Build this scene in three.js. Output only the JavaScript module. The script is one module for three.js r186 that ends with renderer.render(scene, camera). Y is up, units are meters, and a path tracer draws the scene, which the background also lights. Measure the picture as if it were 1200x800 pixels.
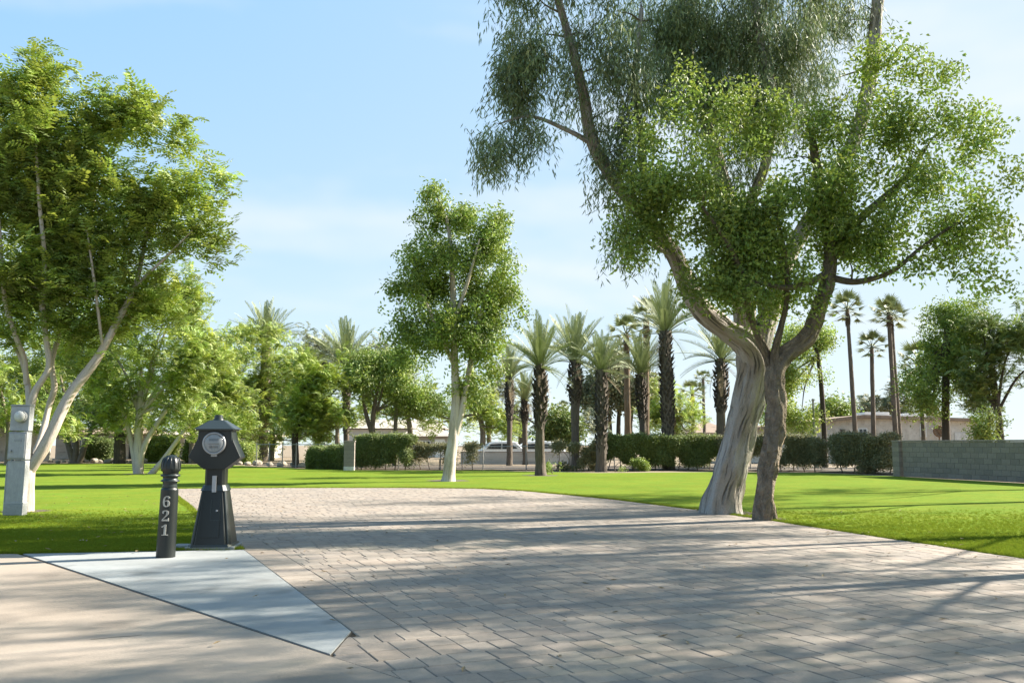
import * as THREE from 'three';
import { mergeGeometries } from 'three/addons/utils/BufferGeometryUtils.js';
import { RoundedBoxGeometry } from 'three/addons/geometries/RoundedBoxGeometry.js';
import { TextGeometry } from 'three/addons/geometries/TextGeometry.js';
import { FontLoader } from 'three/addons/loaders/FontLoader.js';

// ---------------------------------------------------------------- camera, sky, sun, exposure
const F = 1050, HORIZON = 520, EYE = 1.3, PITCH = Math.atan((HORIZON - 400) / F);
const scene = new THREE.Scene();
const camera = new THREE.PerspectiveCamera(2 * Math.atan(400 / F) * 180 / Math.PI, 1.5, 0.05, 1200);
camera.position.set(0, EYE, 0);
camera.rotation.set(PITCH, 0, 0);
scene.add(camera);
const renderer = new THREE.WebGLRenderer({ antialias: true });
renderer.setSize(1024, 682);
renderer.toneMapping = THREE.LinearToneMapping;
renderer.toneMappingExposure = 4.5;
renderer.shadowMap.enabled = true;

const SUN_AZ = 70 * Math.PI / 180, SUN_EL = 33 * Math.PI / 180;      // azimuth to the right of the view direction
const sunDir = new THREE.Vector3(Math.sin(SUN_AZ) * Math.cos(SUN_EL), Math.sin(SUN_EL), -Math.cos(SUN_AZ) * Math.cos(SUN_EL));
const sun = new THREE.DirectionalLight(new THREE.Color().setRGB(1, 0.93, 0.82), 4.4);
sun.position.copy(sunDir).multiplyScalar(90).add(new THREE.Vector3(0, 0, -20));
sun.target.position.set(0, 0, -20);
sun.castShadow = true;
sun.shadow.mapSize.set(4096, 4096);
Object.assign(sun.shadow.camera, { left: -60, right: 60, top: 60, bottom: -60, near: 1, far: 260 });
scene.add(sun, sun.target);

function rng(seed) {
  let a = seed >>> 0;
  return () => { a = (a + 0x6D2B79F5) | 0; let t = Math.imul(a ^ (a >>> 15), 1 | a); t = (t + Math.imul(t ^ (t >>> 7), 61 | t)) ^ t; return ((t ^ (t >>> 14)) >>> 0) / 4294967296; };
}
function hash2(x, y, s) { let h = Math.imul(x | 0, 374761393) + Math.imul(y | 0, 668265263) + Math.imul(s | 0, 974634811); h = Math.imul(h ^ (h >>> 13), 1274126177); return ((h ^ (h >>> 16)) >>> 0) / 4294967296; }
function vnoise(x, y, period, s, py = period) {                                       // tileable value noise
  const x0 = Math.floor(x), y0 = Math.floor(y), fx = x - x0, fy = y - y0, w = (v) => ((v % period) + period) % period, wy = (v) => ((v % py) + py) % py;
  const u = fx * fx * (3 - 2 * fx), v = fy * fy * (3 - 2 * fy);
  const a = hash2(w(x0), wy(y0), s), b = hash2(w(x0 + 1), wy(y0), s), c = hash2(w(x0), wy(y0 + 1), s), d = hash2(w(x0 + 1), wy(y0 + 1), s);
  return a + (b - a) * u + (c - a) * v + (a - b - c + d) * u * v;
}
function fbm(x, y, period, oct, s, gain = 0.5, py = period) { let t = 0, a = 1, n = 0; for (let i = 0; i < oct; i++) { t += a * vnoise(x, y, period, s + i * 17, py); n += a; a *= gain; x *= 2; y *= 2; period *= 2; py *= 2; } return t / n; }

{ // clear desert sky: blue overhead, pale at the horizon, paler towards the sun, with a trace of high cirrus
  const W = 1024, H = 512, d = new Float32Array(W * H * 4), E = 4.2;
  for (let j = 0; j < H; j++) for (let i = 0; i < W; i++) {
    const el = ((j + 0.5) / H - 0.5) * Math.PI, az = ((i + 0.5) / W - 0.5) * 2 * Math.PI;
    const x = Math.cos(az) * Math.cos(el), y = Math.sin(el), z = Math.sin(az) * Math.cos(el);
    const c = x * sunDir.x + y * sunDir.y + z * sunDir.z, e = Math.max(0, el);
    const t = Math.min(1, Math.exp(-e / 0.29) * 1.0), g = 0.9 * Math.pow(Math.max(0, 0.5 + 0.5 * c), 2.6);
    let col = [0.09, 0.455, 0.97].map((v, k) => v + ([0.90, 1.04, 1.04][k] - v) * t);
    col = col.map((v, k) => v + ([0.92, 0.99, 1.0][k] - v) * g * 0.8);
    const wv = 2.2 * fbm((i / W) * 9, (j / H) * 9, 4096, 3, 71), cl = fbm((i / W) * 13 + wv, (j / H) * 46 + wv * 1.4, 4096, 6, 78, 0.58), ci = Math.max(0, cl - 0.47) * 2.3 * Math.min(1, e * 7) * Math.exp(-e * 0.8);
    col = col.map((v) => v + (1.0 - v) * Math.min(0.6, ci));
    const o = (j * W + i) * 4;
    for (let k = 0; k < 3; k++) d[o + k] = col[k] / E;
    d[o + 3] = 1;
  }
  const sky = new THREE.DataTexture(d, W, H, THREE.RGBAFormat, THREE.FloatType);
  sky.mapping = THREE.EquirectangularReflectionMapping; sky.magFilter = THREE.LinearFilter; sky.minFilter = THREE.LinearFilter; sky.needsUpdate = true;
  scene.background = sky; scene.environment = sky;
}

// ---------------------------------------------------------------- helpers
const V = (x, y, z) => new THREE.Vector3(x, y, z);
const C = (r, g, b) => new THREE.Color().setRGB(r, g, b);
const cp = Math.cos(PITCH), sp = Math.sin(PITCH);
function ray(x, y) { const dy = (400 - y) / F; return V((x - 600) / F, dy * cp + sp, dy * sp - cp); }
const ground = (x, y, h = 0) => { const r = ray(x, y); return r.multiplyScalar((h - EYE) / r.y).add(V(0, EYE, 0)); };   // a pixel on a level surface
const at = (x, y, Z) => { const r = ray(x, y); return r.multiplyScalar(-Z / r.z).add(V(0, EYE, 0)); };                  // a pixel at a known distance
const scaleAt = (Z) => Z / F;                                                                                            // metres per photo pixel
const taken = {};
function numbered(n) { taken[n] = (taken[n] ?? -1) + 1; return taken[n] ? `${n}_${String(taken[n]).padStart(3, '0')}` : n; }
function shade(o) { o.castShadow = true; o.receiveShadow = true; return o; }
function tag(o, label, category, group, kind) { if (label) o.userData.label = label; if (category) o.userData.category = category; if (group) o.userData.group = group; if (kind) o.userData.kind = kind; return o; }
function thing(name, label, category, pos = V(0, 0, 0), turn = 0, group) { const o = new THREE.Group(); o.name = numbered(name); o.position.copy(pos); o.rotation.y = turn; tag(o, label, category, group); scene.add(o); return o; }
function part(name, geo, mat, parent, kind) { const m = shade(new THREE.Mesh(geo, mat)); m.name = name; if (kind) m.userData.kind = kind; parent.add(m); return m; }
function struct(name, geo, mat, label) { const m = part(numbered(name), geo, mat, scene, 'structure'); tag(m, label, 'ground'); return m; }
const merge = (list) => mergeGeometries(list.map((g) => { const n = g.index ? g.toNonIndexed() : g; for (const k of Object.keys(n.attributes)) if (!['position', 'normal', 'uv'].includes(k)) n.deleteAttribute(k); return n; }), false);
function box(w, h, d, x = 0, y = 0, z = 0, r = 0) { const g = r ? new RoundedBoxGeometry(w, h, d, 2, r) : new THREE.BoxGeometry(w, h, d); return g.translate(x, y + h / 2, z); }   // y is the underside
function cyl(r0, r1, h, x = 0, y = 0, z = 0, n = 14) { return new THREE.CylinderGeometry(r1, r0, h, n).translate(x, y + h / 2, z); }
function bar(a, b, r, n = 6) { const d = b.clone().sub(a), g = new THREE.CylinderGeometry(r, r, d.length(), n); g.translate(0, d.length() / 2, 0); g.applyQuaternion(new THREE.Quaternion().setFromUnitVectors(V(0, 1, 0), d.normalize())); return g.translate(a.x, a.y, a.z); }

function tex(size, fn, srgb = true) {
  const d = new Uint8Array(size * size * 4);
  for (let j = 0; j < size; j++) for (let i = 0; i < size; i++) { const c = fn(i / size, j / size), o = (j * size + i) * 4; for (let k = 0; k < 3; k++) d[o + k] = Math.max(0, Math.min(255, Math.round(255 * (Array.isArray(c) ? c[k] : c)))); d[o + 3] = 255; }
  const t = new THREE.DataTexture(d, size, size, THREE.RGBAFormat); t.wrapS = t.wrapT = THREE.RepeatWrapping; t.magFilter = THREE.LinearFilter; t.minFilter = THREE.LinearMipmapLinearFilter; t.generateMipmaps = true;
  if (srgb) t.colorSpace = THREE.SRGBColorSpace; t.needsUpdate = true; return t;
}
const std = (color, roughness = 0.8, more = {}) => new THREE.MeshStandardMaterial({ color, roughness, ...more });
const rep = (t, r) => { const c = t.clone(); c.repeat.set(r, r); c.needsUpdate = true; return c; };

// ---------------------------------------------------------------- textures and materials
const grainT = tex(512, (u, v) => { const f = 0.80 + 0.2 * fbm(u * 8, v * 8, 8, 6, 5, 0.75); const p = vnoise(u * 128, v * 128, 128, 9); return f - (p > 0.86 ? 0.12 * (p - 0.86) / 0.14 : 0); });
const grainB = tex(512, (u, v) => fbm(u * 64, v * 64, 64, 4, 21, 0.8), false);
const stainT = tex(1024, (u, v) => {                                      // concrete: tone patches, dark spots, wheel dust
  const a = fbm(u * 4, v * 4, 4, 6, 31, 0.6), b = fbm(u * 40, v * 40, 40, 4, 37, 0.7), s = fbm(u * 14, v * 14, 14, 3, 41);
  const k = 0.74 + 0.26 * (0.65 * a + 0.35 * b) - Math.max(0, s - 0.66) * 0.7;
  return [k, k * (0.985 + 0.02 * a), k * (0.96 + 0.05 * a)];
});
const lawnT = tex(1024, (u, v) => {
  const a = fbm(u * 6, v * 6, 6, 5, 51, 0.6), b = fbm(u * 120, v * 120, 120, 3, 57, 0.8), c = fbm(u * 20, v * 20, 20, 3, 59);
  const k = 0.84 + 0.16 * a + 0.16 * (b - 0.5);
  return [k * (0.96 + 0.16 * (c - 0.5)), k, k * (0.92 + 0.2 * (b - 0.5))];
});
const barkT = tex(512, (u, v) => { const s = fbm(u * 24, v * 5, 24, 5, 61, 0.62, 5), p = fbm(u * 5, v * 5, 5, 4, 67); const k = 0.62 + 0.38 * s; const w = 0.84 + 0.16 * p; return [k * w, k * w * 0.985, k * w * 0.96]; });
const barkB = tex(512, (u, v) => fbm(u * 24, v * 5, 24, 5, 61, 0.7, 5), false);
const gumPlate = (u, v) => { const p = fbm(u * 4, v * 2, 4, 5, 161, 0.55, 2); return Math.min(1, Math.max(0, (p - 0.42) * 5)); }, gumCrack = (u, v) => fbm(u * 18 + 2.2 * fbm(u * 3, v * 3, 3, 2, 5), v * 2, 18, 4, 173, 0.6, 2);
const gumT = tex(512, (u, v) => {                                         // smooth gum bark: pale and tan plates that have peeled, thin dark upright cracks
  const plate = gumPlate(u, v), q = fbm(u * 9, v * 6, 9, 4, 167, 0.6, 6), f = fbm(u * 60, v * 60, 60, 3, 179, 0.8), k = (0.83 + 0.09 * plate) * (0.88 + 0.2 * (f - 0.5) + 0.12 * q) - Math.max(0, 0.43 - gumCrack(u, v)) * 0.8;
  return [k, k * (0.955 + 0.035 * plate), k * (0.90 + 0.085 * plate)];
});
const gumB = tex(512, (u, v) => 0.6 + 0.15 * gumPlate(u, v) - Math.max(0, 0.42 - gumCrack(u, v)) * 2 + 0.2 * fbm(u * 16, v * 10, 16, 3, 11, 0.6, 10), false);
const corkT = tex(512, (u, v) => { const a = fbm(u * 14, v * 10, 14, 5, 191, 0.7, 10), b = fbm(u * 5, v * 5, 5, 3, 197); const k = 0.55 + 0.55 * (a - 0.1) * (0.8 + 0.4 * b); return [k, k * 0.97, k * 0.92]; });
const corkB = tex(512, (u, v) => fbm(u * 14, v * 10, 14, 5, 191, 0.75, 10), false);
const soilT = tex(512, (u, v) => { const a = fbm(u * 6, v * 6, 6, 6, 71, 0.75); return [0.62 + 0.38 * a, 0.60 + 0.38 * a, 0.57 + 0.36 * a]; });

const M = {
  lawn: new THREE.MeshPhysicalMaterial({ color: C(0.150, 0.193, 0.027), roughness: 1, specularIntensity: 0.05, map: lawnT, bumpMap: rep(grainB, 6), bumpScale: 0.008 }),
  soil: std(C(0.30, 0.24, 0.17), 0.95, { map: soilT }),
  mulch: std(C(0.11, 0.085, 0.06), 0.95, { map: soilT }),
  road: std(C(0.335, 0.28, 0.222), 0.85, { map: stainT, bumpMap: rep(grainB, 8), bumpScale: 0.002 }),
  pad: std(C(0.30, 0.315, 0.31), 0.8, { map: rep(stainT, 1.7), bumpMap: rep(grainB, 8), bumpScale: 0.0015 }),
  sand: std(C(0.20, 0.17, 0.12), 0.95, { map: soilT }),
  moss: std(C(0.14, 0.14, 0.05), 0.95, { map: soilT }),
  gumBark: std(C(0.47, 0.43, 0.385), 0.88, { map: gumT, bumpMap: gumB, bumpScale: 0.11 }),
  roughBark: std(C(0.37, 0.31, 0.245), 0.92, { map: corkT, bumpMap: corkB, bumpScale: 0.12 }),
  paleBark: std(C(0.66, 0.59, 0.52), 0.8, { map: gumT, bumpMap: barkB, bumpScale: 0.012 }),
  greyBark: std(C(0.34, 0.28, 0.22), 0.85, { map: barkT, bumpMap: barkB, bumpScale: 0.02 }),
  darkBark: std(C(0.11, 0.085, 0.06), 0.9, { map: barkT, bumpMap: barkB, bumpScale: 0.02 }),
  palmBark: std(C(0.22, 0.18, 0.14), 0.92, { map: barkT, bumpMap: barkB, bumpScale: 0.03 }),
  palmBoot: std(C(0.085, 0.066, 0.047), 0.95, { map: barkT }),
  palmSkirt: std(C(0.24, 0.17, 0.10), 0.95, { map: barkT }),
  black: std(C(0.008, 0.012, 0.010), 0.38, { map: grainT, bumpMap: grainB, bumpScale: 0.0006 }),
  blackTrim: std(C(0.024, 0.033, 0.031), 0.36, { map: grainT }),
  white: std(C(0.78, 0.78, 0.76), 0.6), paint: std(C(0.58, 0.58, 0.56), 0.75, { map: soilT }),
  greyMetal: std(C(0.35, 0.355, 0.36), 0.5, { map: grainT, metalness: 0.15 }),
  greyMetal2: std(C(0.42, 0.425, 0.43), 0.45, { map: grainT, metalness: 0.15 }),
  steel: std(C(0.42, 0.42, 0.42), 0.4, { metalness: 0.6, map: grainT }),
  glassDome: new THREE.MeshPhysicalMaterial({ color: C(0.93, 0.95, 0.95), roughness: 0.06, transmission: 0.9, thickness: 0 }),
  meterFace: std(C(0.15, 0.16, 0.16), 0.5),
  darkGlass: std(C(0.03, 0.035, 0.04), 0.08),
  block: std(C(0.29, 0.248, 0.205), 0.9, { map: grainT, bumpMap: rep(grainB, 2), bumpScale: 0.004 }),
  block2: std(C(0.262, 0.227, 0.19), 0.9, { map: grainT, bumpMap: rep(grainB, 2), bumpScale: 0.004 }),
  block3: std(C(0.315, 0.272, 0.225), 0.9, { map: grainT, bumpMap: rep(grainB, 2), bumpScale: 0.004 }),
  mortar: std(C(0.19, 0.175, 0.155), 0.95, { map: grainT }),
  stuccoBeige: std(C(0.76, 0.70, 0.62), 0.9, { map: stainT }),
  stuccoGrey: std(C(0.58, 0.555, 0.52), 0.9, { map: stainT }),
  stuccoWhite: std(C(0.76, 0.74, 0.70), 0.85, { map: stainT }),
  roofPale: std(C(0.58, 0.52, 0.45), 0.8, { map: stainT }),
  roofBrown: std(C(0.16, 0.115, 0.085), 0.85, { map: stainT }),
  roofTan: std(C(0.36, 0.27, 0.20), 0.85, { map: stainT }),
  fence: std(C(0.30, 0.29, 0.27), 0.5, { metalness: 0.3 }),
  carWhite: new THREE.MeshPhysicalMaterial({ color: C(0.75, 0.75, 0.74), roughness: 0.35, clearcoat: 1, clearcoatRoughness: 0.05 }),
  rubber: std(C(0.02, 0.02, 0.02), 0.8),
  rock: std(C(0.50, 0.46, 0.40), 0.9, { map: soilT, bumpMap: grainB, bumpScale: 0.02 }),
  brownPaint: std(C(0.17, 0.10, 0.05), 0.7),
};
const leafMat = (r, g, b, t = 0.42, spec = 0.55) => new THREE.MeshPhysicalMaterial({ color: C(r, g, b), roughness: 0.62, transmission: t, thickness: 0, side: THREE.DoubleSide, specularIntensity: spec });
const L = {
  ficus: leafMat(0.25, 0.33, 0.058, 0.56), gum: leafMat(0.185, 0.235, 0.10, 0.45), pinnate: leafMat(0.32, 0.40, 0.066, 0.6), bright: leafMat(0.345, 0.42, 0.09, 0.6),
  deep: leafMat(0.185, 0.245, 0.058, 0.5), olive: leafMat(0.21, 0.225, 0.115), hedge: leafMat(0.21, 0.26, 0.065, 0.5), dryHedge: leafMat(0.25, 0.24, 0.11, 0.45), date: leafMat(0.26, 0.30, 0.135, 0.35), fan: leafMat(0.185, 0.215, 0.085, 0.35), grass: leafMat(0.225, 0.285, 0.032, 0.5, 0.02), dead: leafMat(0.26, 0.19, 0.10, 0.2),
};

// ---------------------------------------------------------------- ground sheets
function sheet(points, y, thick = 0) {                                   // points: world Vector3 list; uv in metres / 8
  const s = new THREE.Shape(points.map((p) => new THREE.Vector2(p.x, -p.z)));
  const g = thick ? new THREE.ExtrudeGeometry(s, { depth: thick, bevelEnabled: false }) : new THREE.ShapeGeometry(s);
  g.rotateX(-Math.PI / 2).translate(0, y - thick, 0);
  const p = g.attributes.position, uv = g.attributes.uv; for (let i = 0; i < p.count; i++) uv.setXY(i, p.getX(i) / 8, p.getZ(i) / 8);
  return g;
}
struct('ground', sheet([V(-500, 0, 60), V(500, 0, 60), V(500, 0, -700), V(-500, 0, -700)], -0.03), M.soil, 'pale sandy earth under the houses and trees beyond the fence');
const lawnEdge = [[-900, 543], [100, 543], [250, 544], [330, 548], [420, 551], [560, 551], [700, 554], [830, 553], [960, 554], [1050, 558], [1200, 566], [1500, 584]].map(([x, y]) => ground(x, y));
const lawnPoly = [...lawnEdge, V(40, 0, -6), V(40, 0, 8), V(-60, 0, 8)];
struct('lawn', sheet(lawnPoly, 0), M.lawn, 'bright mown lawn round the paved drive');

// drive, road and pad outlines
const driveEdge = [[388, 770], [413, 742], [285, 645], [222, 592], [202, 577], [206, 573], [330, 572], [470, 572], [560, 573], [610, 575.5], [660, 580], [720, 586], [820, 598.5], [905, 611], [1000, 625.5], [1100, 640.5], [1200, 655.5], [1500, 702], [1900, 765]].map(([x, y]) => ground(x, y));
const ra = ground(20, 650), rb = ground(385, 770), rd = rb.clone().sub(ra).normalize(), roadOn = (t) => rb.clone().addScaledVector(rd, t);
const drivePoly = [...driveEdge, V(9, 0, 1), roadOn(9), roadOn(0.06)];
const inPoly = (x, z, poly) => { let c = false; for (let i = 0, j = poly.length - 1; i < poly.length; j = i++) { const a = poly[i], b = poly[j]; if ((a.z > z) !== (b.z > z) && x < ((b.x - a.x) * (z - a.z)) / (b.z - a.z) + a.x) c = !c; } return c; };
const roadPoly = [ra.clone(), roadOn(0), roadOn(12), V(-40, 0, 12), V(-40, 0, -10.2)];
const padPoly = [[22, 650], [285, 645], [411.5, 742], [387, 769]].map(([x, y]) => ground(x, y)).map((p, i) => p.add(V(i === 0 ? 0.04 : 0, 0, 0)));
function inset(poly, d) { const c = poly.reduce((a, p) => a.add(p), V(0, 0, 0)).divideScalar(poly.length); return poly.map((p) => { const v = c.clone().sub(p); return p.clone().addScaledVector(v.normalize(), d); }); }
struct('road', sheet(inset(roadPoly, 0.007), 0.012, 0.05), M.road, 'tan concrete road surface with a thin crack');
struct('concrete_pad', sheet(inset(padPoly, 0.007), 0.014, 0.05), M.pad, 'pale blue grey concrete pad at the foot of the black bollard');
struct('joint_bed', sheet([ra.clone().add(V(-0.06, 0, 0.01)), ra.clone().add(V(0.1, 0, 0)), ground(285, 645.2), ground(416, 742), roadOn(0.35), roadOn(0.35).add(V(-0.05, 0, 0.05)), roadOn(0).add(V(-0.05, 0, 0.05))], 0.004), M.mulch, 'dark earth in the joint round the concrete pad');
{ const pts = [[106, 749.3], [122, 747.8], [135, 746.4], [152, 745.6], [166, 744]].map(([x, y]) => ground(x, y, 0.012)); const sh = []; const w = 0.005; for (const p of pts) sh.push(p.clone().add(V(0, 0, -w))); for (const p of pts.slice().reverse()) sh.push(p.clone().add(V(0, 0, w))); tag(part('road_crack', sheet(sh, 0.0145), M.mulch, scene, 'structure'), 'thin dark crack in the tan concrete road', 'crack'); }

// ---------------------------------------------------------------- paved drive: each stone its own solid with open joints
{
  const drive = new THREE.Group(); drive.name = 'paved_drive'; scene.add(drive); tag(drive, 'wide drive of tan grey concrete pavers', 'drive', null, 'structure');
  part('joint_sand', sheet(drivePoly, 0.004), M.sand, drive);
  const R = rng(11);
  const ang = Math.atan(475 / F), U = V(-Math.sin(ang), 0, -Math.cos(ang)), W = V(Math.cos(ang), 0, -Math.sin(ang));   // U away from us, W along the rows
  const tones = [[0.292, 0.243, 0.193], [0.266, 0.222, 0.178], [0.312, 0.261, 0.207], [0.281, 0.228, 0.178], [0.248, 0.210, 0.173], [0.297, 0.252, 0.204]];
  const mats = tones.map((c, i) => { const t = grainT.clone(); t.offset.set(i * 0.17, i * 0.31); t.needsUpdate = true; return std(C(...c), 0.88, { map: t, bumpMap: grainB, bumpScale: 0.0022 }); });
  const clip = (rect) => {                                              // the drive's outline cut to one convex cell (Sutherland-Hodgman)
    let out = drivePoly.map((p) => [p.x, p.z]);
    for (let i = 0; i < rect.length; i++) {
      const a = rect[i], b = rect[(i + 1) % rect.length], side = (p) => (b[0] - a[0]) * (p[1] - a[1]) - (b[1] - a[1]) * (p[0] - a[0]);
      const nx = []; for (let k = 0; k < out.length; k++) { const p = out[k], q = out[(k + 1) % out.length], sP = side(p), sQ = side(q); if (sP >= 0) nx.push(p); if ((sP >= 0) !== (sQ >= 0)) { const t = sP / (sP - sQ); nx.push([p[0] + (q[0] - p[0]) * t, p[1] + (q[1] - p[1]) * t]); } }
      out = nx; if (out.length < 3) return null;
    }
    let A = 0; for (let k = 0; k < out.length; k++) { const p = out[k], q = out[(k + 1) % out.length]; A += p[0] * q[1] - q[0] * p[1]; }
    return Math.abs(A) < 0.006 ? null : out;
  };
  // border course of wide stones along the pad and the grass, the field laid in staggered rows
  const cells = [];
  const bd = ground(413, 742).sub(ground(285, 645)).normalize(), bn = V(-bd.z, 0, bd.x);
  const nrm = bn.x > 0 ? bn : bn.negate(), b0 = ground(413, 742);
  const GAP = 0.0045;
  const rectOf = (o, a, b, la, lb) => [[0, 0], [la, 0], [la, lb], [0, lb]].map(([s, t]) => { const p = o.clone().addScaledVector(a, s).addScaledVector(b, t); return [p.x, p.z]; });
  const ccw = (r) => { let A = 0; for (let k = 0; k < r.length; k++) { const p = r[k], q = r[(k + 1) % r.length]; A += p[0] * q[1] - q[0] * p[1]; } return A < 0 ? r.slice().reverse() : r; };
  const BW = 0.36;
  for (let s = -0.2; s < 6.2; s += 0.235) { const o = b0.clone().addScaledVector(bd, -s - 0.235).addScaledVector(nrm, 0.004); cells.push(ccw(rectOf(o.addScaledVector(bd, GAP / 2), bd, nrm, 0.235 - GAP, BW - GAP))); }
  const tOf = (p) => (p[0] - b0.x) * nrm.x + (p[1] - b0.z) * nrm.z - BW - 0.003;
  const nearBorder = (x, z) => { const s = -((x - b0.x) * bd.x + (z - b0.z) * bd.z); return s > -0.2 && s < 6.3; };
  const cutBorder = (cell) => { const out = []; for (let k = 0; k < cell.length; k++) { const p = cell[k], q = cell[(k + 1) % cell.length], a = tOf(p), b = tOf(q); if (a >= 0) out.push(p); if ((a >= 0) !== (b >= 0)) { const t = a / (a - b); out.push([p[0] + (q[0] - p[0]) * t, p[1] + (q[1] - p[1]) * t]); } } return out.length > 2 ? out : null; };
  const rowD = 0.245; const o0 = ground(600, 800);
  for (let r = -12; r < 112; r++) {
    let s = -14 + (r % 2) * 0.17 + 0.05 * R();
    while (s < 22) {
      const w = R() < 0.62 ? 0.2 : R() < 0.5 ? 0.255 : 0.15;
      const o = o0.clone().addScaledVector(W, s + GAP / 2).addScaledVector(U, r * rowD + GAP / 2);
      const c = o.clone().addScaledVector(W, w / 2).addScaledVector(U, rowD / 2);
      if (c.z < 1.2 && c.z > -28 && c.x > -11 && c.x < 15 && c.x < 1.2 * Math.max(4, -c.z) && c.x < 15) { let cell = ccw(rectOf(o, W, U, w - GAP, rowD - GAP)); if (nearBorder(c.x, c.z)) cell = cutBorder(cell); if (cell) cells.push(cell); }
      s += w;
    }
  }
  const stone = (poly, y, tilt) => {                                    // a low solid with a worn, rounded top edge
    const n = poly.length, cx = poly.reduce((a, p) => a + p[0], 0) / n, cz = poly.reduce((a, p) => a + p[1], 0) / n, B = 0.007, pos = [], uv = [];
    const top = (p, k, h) => { const dx = cx - p[0], dz = cz - p[1], l = Math.hypot(dx, dz) || 1, f = Math.min(0.3, k / l); const x = p[0] + dx * f, z = p[1] + dz * f; return [x, y + h + (x - cx) * tilt[0] + (z - cz) * tilt[1], z]; };
    const tri = (a, b, c) => { for (const v of [a, b, c]) { pos.push(v[0], v[1], v[2]); uv.push(v[0] * 1.3 + y * 90, v[2] * 1.3 + tilt[0] * 70); } };
    for (let i = 0; i < n; i++) {
      const p = poly[i], q = poly[(i + 1) % n], a = top(p, 0, -0.024), b = top(q, 0, -0.024), a1 = top(p, 0, -0.005), b1 = top(q, 0, -0.005), a2 = top(p, B, 0), b2 = top(q, B, 0), m = [cx, y, cz];
      tri(a, a1, b1); tri(a, b1, b); tri(a1, a2, b2); tri(a1, b2, b1); tri(a2, m, b2);
    }
    const g = new THREE.BufferGeometry(); g.setAttribute('position', new THREE.Float32BufferAttribute(pos, 3)); g.setAttribute('uv', new THREE.Float32BufferAttribute(uv, 2)); g.computeVertexNormals(); return g;
  };
  const stones = [];
  for (const c of cells) {
    const cx = c.reduce((a, p) => a + p[0], 0) / c.length, cz = c.reduce((a, p) => a + p[1], 0) / c.length;
    const whole = c.every((p) => inPoly(p[0], p[1], drivePoly));
    const poly = whole ? c : clip(c); if (!poly) continue;
    const wear = [(R() - 0.5) * 0.012, (R() - 0.5) * 0.012];
    stones.push({ g: stone(poly, 0.012 + (R() - 0.5) * 0.004, wear), d: Math.hypot(cx, cz), seen: Math.abs(cx) < 0.60 * -cz && -cz > 4.6, m: Math.floor(R() * mats.length) });
  }
  stones.sort((a, b) => (a.seen === b.seen ? a.d - b.d : a.seen ? -1 : 1));
  const rest = mats.map(() => []);
  stones.forEach((s, i) => { if (i < 300) part('paver', s.g, mats[s.m], drive); else rest[s.m].push(s.g); });
  rest.forEach((list, i) => part('paving', merge(list), mats[i], drive, 'stuff'));
  console.log('pavers', stones.length);
}

// ---------------------------------------------------------------- trees: limbs, twigs and leaf sprays
function tube(pts, rad, radial = 8, per = 5, rough = 0.06, seed = 1, roots = 0) {
  const curve = new THREE.CatmullRomCurve3(pts, false, 'centripetal'), n = Math.max(2, (pts.length - 1) * per), pos = [], uv = [], idx = [];
  let nrm = V(1, 0, 0), len = 0, prev = null; const around = Math.max(1, Math.round(rad[Math.min(2, rad.length - 1)] * 9));
  for (let i = 0; i <= n; i++) {
    const t = i / n, p = curve.getPoint(t), tan = curve.getTangent(t), k = t * (pts.length - 1), k0 = Math.min(pts.length - 2, Math.floor(k)), r = rad[k0] + (rad[k0 + 1] - rad[k0]) * (k - k0);
    nrm.addScaledVector(tan, -nrm.dot(tan)); if (nrm.lengthSq() < 1e-6) nrm.set(0, 0, 1).addScaledVector(tan, -tan.z); nrm.normalize();
    const bin = tan.clone().cross(nrm); if (prev) len += p.distanceTo(prev); prev = p;
    for (let j = 0; j <= radial; j++) {
      const a = (j % radial) / radial * Math.PI * 2; let rr = r * (1 + rough * 2 * (vnoise((j % radial) * 1.3 + seed * 7, len * 3.1, 512, seed) - 0.5) + rough * 1.4 * (vnoise((j % radial) * 0.6 + 50, len * 0.9, 512, seed + 3) - 0.5));
      if (roots && len < 0.75) rr *= 1 + roots * Math.pow(1 - len / 0.75, 2.2) * (0.25 + Math.max(0, Math.cos(5 * a + seed + 0.8 * Math.sin(2 * a))));
      const v = p.clone().addScaledVector(nrm, Math.cos(a) * rr).addScaledVector(bin, Math.sin(a) * rr);
      pos.push(v.x, v.y, v.z); uv.push(j / radial * around, len * 0.8);
    }
  }
  const m = radial + 1; for (let i = 0; i < n; i++) for (let j = 0; j < radial; j++) { const a = i * m + j; idx.push(a, a + 1, a + m, a + 1, a + m + 1, a + m); }
  const g = new THREE.BufferGeometry(); g.setAttribute('position', new THREE.Float32BufferAttribute(pos, 3)); g.setAttribute('uv', new THREE.Float32BufferAttribute(uv, 2)); g.setIndex(idx); g.computeVertexNormals(); return g;
}
function leafTris(out, base, dir, up, len, wid, fold = 0.25) {           // one folded leaf: four triangles from a six-sided outline
  const side = dir.clone().cross(up).normalize(), nn = side.clone().cross(dir).normalize();
  const tip = base.clone().addScaledVector(dir, len).addScaledVector(nn, -len * 0.12), mid = base.clone().addScaledVector(dir, len * 0.45).addScaledVector(nn, -wid * fold);
  const l = base.clone().addScaledVector(dir, len * 0.42).addScaledVector(side, wid / 2), r = base.clone().addScaledVector(dir, len * 0.42).addScaledVector(side, -wid / 2);
  for (const t of [[base, mid, l], [l, mid, tip], [base, r, mid], [r, tip, mid]]) for (const p of t) out.push(p.x, p.y, p.z);
}
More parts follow.
